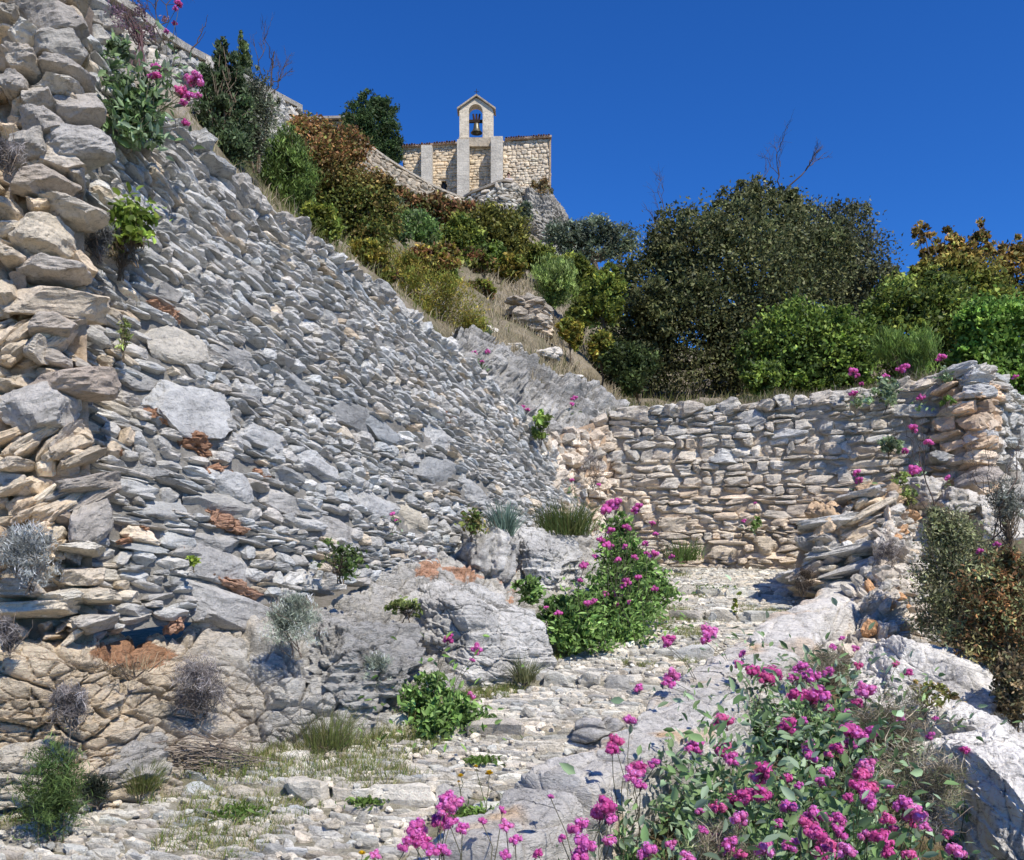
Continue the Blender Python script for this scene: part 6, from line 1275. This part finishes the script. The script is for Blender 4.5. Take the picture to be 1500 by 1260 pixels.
# twiggy dry growth in the bed
for (x, y, w_, h_, Y_, lab) in ((1330, 1150, 160, 110, 5.0, 'dry straw coloured twigs among the flowers before the big boulder'), (1300, 1060, 130, 90, 5.9, 'olive brown dry stems between the flower bed and the pale boulder'), (1060, 1262, 150, 90, 4.0, 'brown dry grass at the bottom of the bed'), (1210, 985, 90, 60, 7.2, 'dry grey stems above the bed in front of the rubble')):
    dome('dry_shrub', lab, 'shrub', x, y + h_ * .4, w_, h_, Y_, [(.48, .40, .28), (.38, .33, .22), (.26, .29, .14), (.56, .48, .36)], n=2400, leaf=.12, aspect=.03, up=.4, mat=M_DRY, lumps=10, stems=10, spread=.7)
for (x, y, w_, h_, Y_, lab) in ((1350, 1020, 90, 70, 6.2, 'olive green sprig with yellow tips in front of the pale boulder'), (1385, 1020, 70, 60, 6.5, 'rusty tipped sprig on the pale boulder')):
    shrub('leafy_plant', lab, 'plant', x, y, w_, h_, Y_, [(.2, .21, .05), (.15, .17, .05), (.25, .17, .07)], n=260, leaf=.04, lumps=5, trunk=.004, stems=3, sink=.1, cl_leaf=12)
dome('dry_shrub', 'dead grey branching twigs over the cleft between the boulders', 'shrub', 1370, 1225, 90, 90, 4.9, TW_, n=640, leaf=.075, aspect=.045, up=.3, mat=M_DRY)
dome('dry_shrub', 'grey twig tuft in the hollow of the pale boulder', 'shrub', 1412, 1110, 50, 50, 6.0, TW_, n=1040, leaf=.075, aspect=.045, up=.3, mat=M_DRY)

# dandelions at the kerb
def dandelion(label, heads, base):
    b = P(*base); root = thing('dandelion', label, 'flower', b, 'yellow flowers by the kerb'); r = np.random.default_rng(nseed())
    for (px, py, rad) in heads:
        p = P(px, py, base[2]); V, Q = tube(bend(b, p, 6, .03, 0, r), .0025, .0018, 5); st = part('stem', root, V, Q, M_LEAF, np.broadcast_to(np.array((.15, .17, .07)), V.shape))
        R = rad * base[2] / K; n = 60; az = r.uniform(0, 6.28, n); el_ = r.uniform(.2, 1.2, n)
        d = np.stack([np.cos(az) * np.cos(el_), np.sin(az) * np.cos(el_), np.sin(el_)], 1); s_ = nrm(np.cross(d, [0, 0, 1.])) * R * .16
        V = np.stack([np.broadcast_to(p, (n, 3)) - s_ * .4, np.broadcast_to(p, (n, 3)) + s_ * .4, p + d * R + s_, p + d * R - s_], 1).reshape(-1, 3)
        part('flower_head', root, V, np.arange(4 * n).reshape(-1, 4), M_PETAL, np.broadcast_to(np.array((.75, .50, .02)), V.shape), parent=st)
    n = 26; V, Q = leafmesh(b + r.normal(0, 1, (n, 3)) * np.array([.05, .05, .015]) + [0, 0, .02], .07, .25, .2, None, 0, r); part('foliage', root, V, Q, M_LEAF, leafcol(VAL2, n, r))
dandelion('yellow dandelion in open bloom beside the broad kerb slab', [(717, 1135, 7), (697, 1124, 4)], (712, 1195, 5.0))
dandelion('pair of closed yellow dandelion heads left of the open one', [(675, 1138, 5), (672, 1146, 3)], (676, 1190, 5.0))
dandelion('single low yellow flower at the bottom edge of the path', [(530, 1252, 6)], (530, 1275, 4.3))
# green rosettes in the paving
r = np.random.default_rng(91)
for (x, y, w_, lab) in ((705, 1118, 50, 'bright green weed rosette in the paving above the dandelions'), (540, 1168, 60, 'green weed rosette in the middle of the lower path'), (350, 1185, 70, 'green weed mat in the lower path'), (690, 1190, 46, 'green weed mat at the kerb under the dandelions'), (1040, 865, 70, 'green weed mat across the upper path')):
    Yv = 2951. / (y - 606); n = 170; b = P(x, y, Yv); b[2] = zstep(b[1], b[0]); Rw = w_ / 2 * Yv / K
    rt = thing('weed', lab, 'plant', b); C = b + r.normal(0, 1, (n, 3)) * np.array([Rw * .5, Rw * .45, .008]) + [0, 0, .02]
    V, Q = leafmesh(C, .055, .3, .5, None, 0, r); part('foliage', rt, V, Q, M_LEAF, leafcol([(.10, .18, .03), (.14, .22, .05)], n, r))

# ================================================================== GROUND COVER
r = np.random.default_rng(41)
# path grass: on the edges and in bare pockets
n = 150000; Y = 3.2 + 10.3 * r.random(n) ** .9; u = r.random(n); X = pl(Y) * (1 - u) + pr(Y) * u
ed = np.minimum(X - pl(Y), pr(Y) - X); q = np.stack([X * 1.1, Y * 1.1, np.zeros(n)], 1); nz = fbm(q * 1.1, 3, 21); nz2 = vnoise(np.stack([X * .8, Y * .8, np.full(n, 7.)], 1), 40)
left = (X - pl(Y)) < .45
keep = (nz + (.75 * (left & (ed < .5))) + .35 * (ed < .18) + .5 * (nz2 > .4) > .45) & (r.random(n) < .85)
X, Y = X[keep], Y[keep]; nz = nz[keep]; C = np.stack([X, Y, zstep(Y, X) - .015], 1)
pal = [(.20, .26, .06), (.28, .28, .10), (.15, .22, .05), (.38, .33, .15)]
V, Q, cc = blades(C, .05 + .075 * np.clip(nz, 0, 1) * r.random(len(C)) + .03 * (X - pl(Y) < .4), .7, .0021, pick(pal, len(C), r, .25), r, .6)
solo('path_grass', V, Q, M_LEAF, cc, 'short green and yellow grass between the paving stones of the path', 'grass', kind='stuff', origin=np.zeros(3))
# dry grass of the hillside
n = 150000; a = r.random(n) * HILL.L; v = r.random(n) ** 1.2 * .62; pos = HILL.ev(a, v); px, py = proj(pos)
d = fbm(pos * .35, 3, 51)
dens = np.where((px > 650) & (px < 905) & (py > 390) & (py < 610), 1., .30)
keep = (r.random(n) < dens) & (px > 250) & (px < 1460) & (d > -.8); pos = pos[keep]; px = px[keep]; py = py[keep]; n = len(pos)
dry = ((px > 640) & (px < 910) & (r.random(n) < .85)) | (r.random(n) < .35)
cols = np.where(dry[:, None], pick([(.40, .33, .21), (.33, .27, .17), (.46, .39, .27)], n, r), pick([(.13, .15, .04), (.17, .18, .06), (.10, .12, .035)], n, r))
V, Q, cc = blades(pos - [0, 0, .03], np.clip(.018 * pos[:, 1], .2, .6), .55, np.clip(.00045 * pos[:, 1], .004, .02), cols, r, .5)
solo('hillside_grass', V, Q, M_DRY, cc, 'dry straw coloured grass and green tufts covering the hillside', 'grass', kind='stuff', origin=np.zeros(3))
# extra dense dry grass in the bare tract and on the wall top
n = 14000; a = r.random(n) * BK.L; pos = BK.ev(a, 1.0) + np.stack([r.normal(0, .05, n), np.abs(r.normal(.15, .5, n)) + .1, np.zeros(n)], 1); nz = fbm(pos * .9, 2, 9); pos = pos[nz > -.1]; n = len(pos)
V, Q, cc = blades(pos - [0, 0, .06], .2, .5, .005, np.where((r.random(n) < .6)[:, None], pick([(.36, .29, .2), (.28, .22, .15)], n, r), pick([(.12, .15, .05), (.16, .19, .07)], n, r)), r, .5)
solo('wall_top_grass', V, Q, M_DRY, cc, 'dry brown grass along the top of the upper wall', 'grass', kind='stuff', origin=np.zeros(3))
# bed: dry straw and small leaves
n = 30000; Y = 3.2 + 6.2 * r.random(n); X = np.interp(Y, [2.5, 4.08, 4.67, 5.35, 5.96, 7.0, 7.98, 9.44, 10.8, 12.1], [-.8, -.1, .25, .78, 1.2, 1.75, 2.5, 3.45, 4.3, 4.8]) + .1 + r.random(n) ** .9 * 2.6
pos = np.stack([X, Y, bedz(X, Y)], 1); nz = fbm(pos * 1.3, 3, 33); keep = nz > -.25; pos = pos[keep]; n = len(pos)
V, Q, cc = blades(pos, .13, .9, .002, pick([(.30, .24, .14), (.24, .2, .11), (.15, .17, .06), (.36, .3, .19), (.12, .15, .05)], n, r), r, .7)
solo('bed_grass', V, Q, M_DRY, cc, 'dry straw and low green growth under the foreground flowers', 'grass', kind='stuff', origin=np.zeros(3))
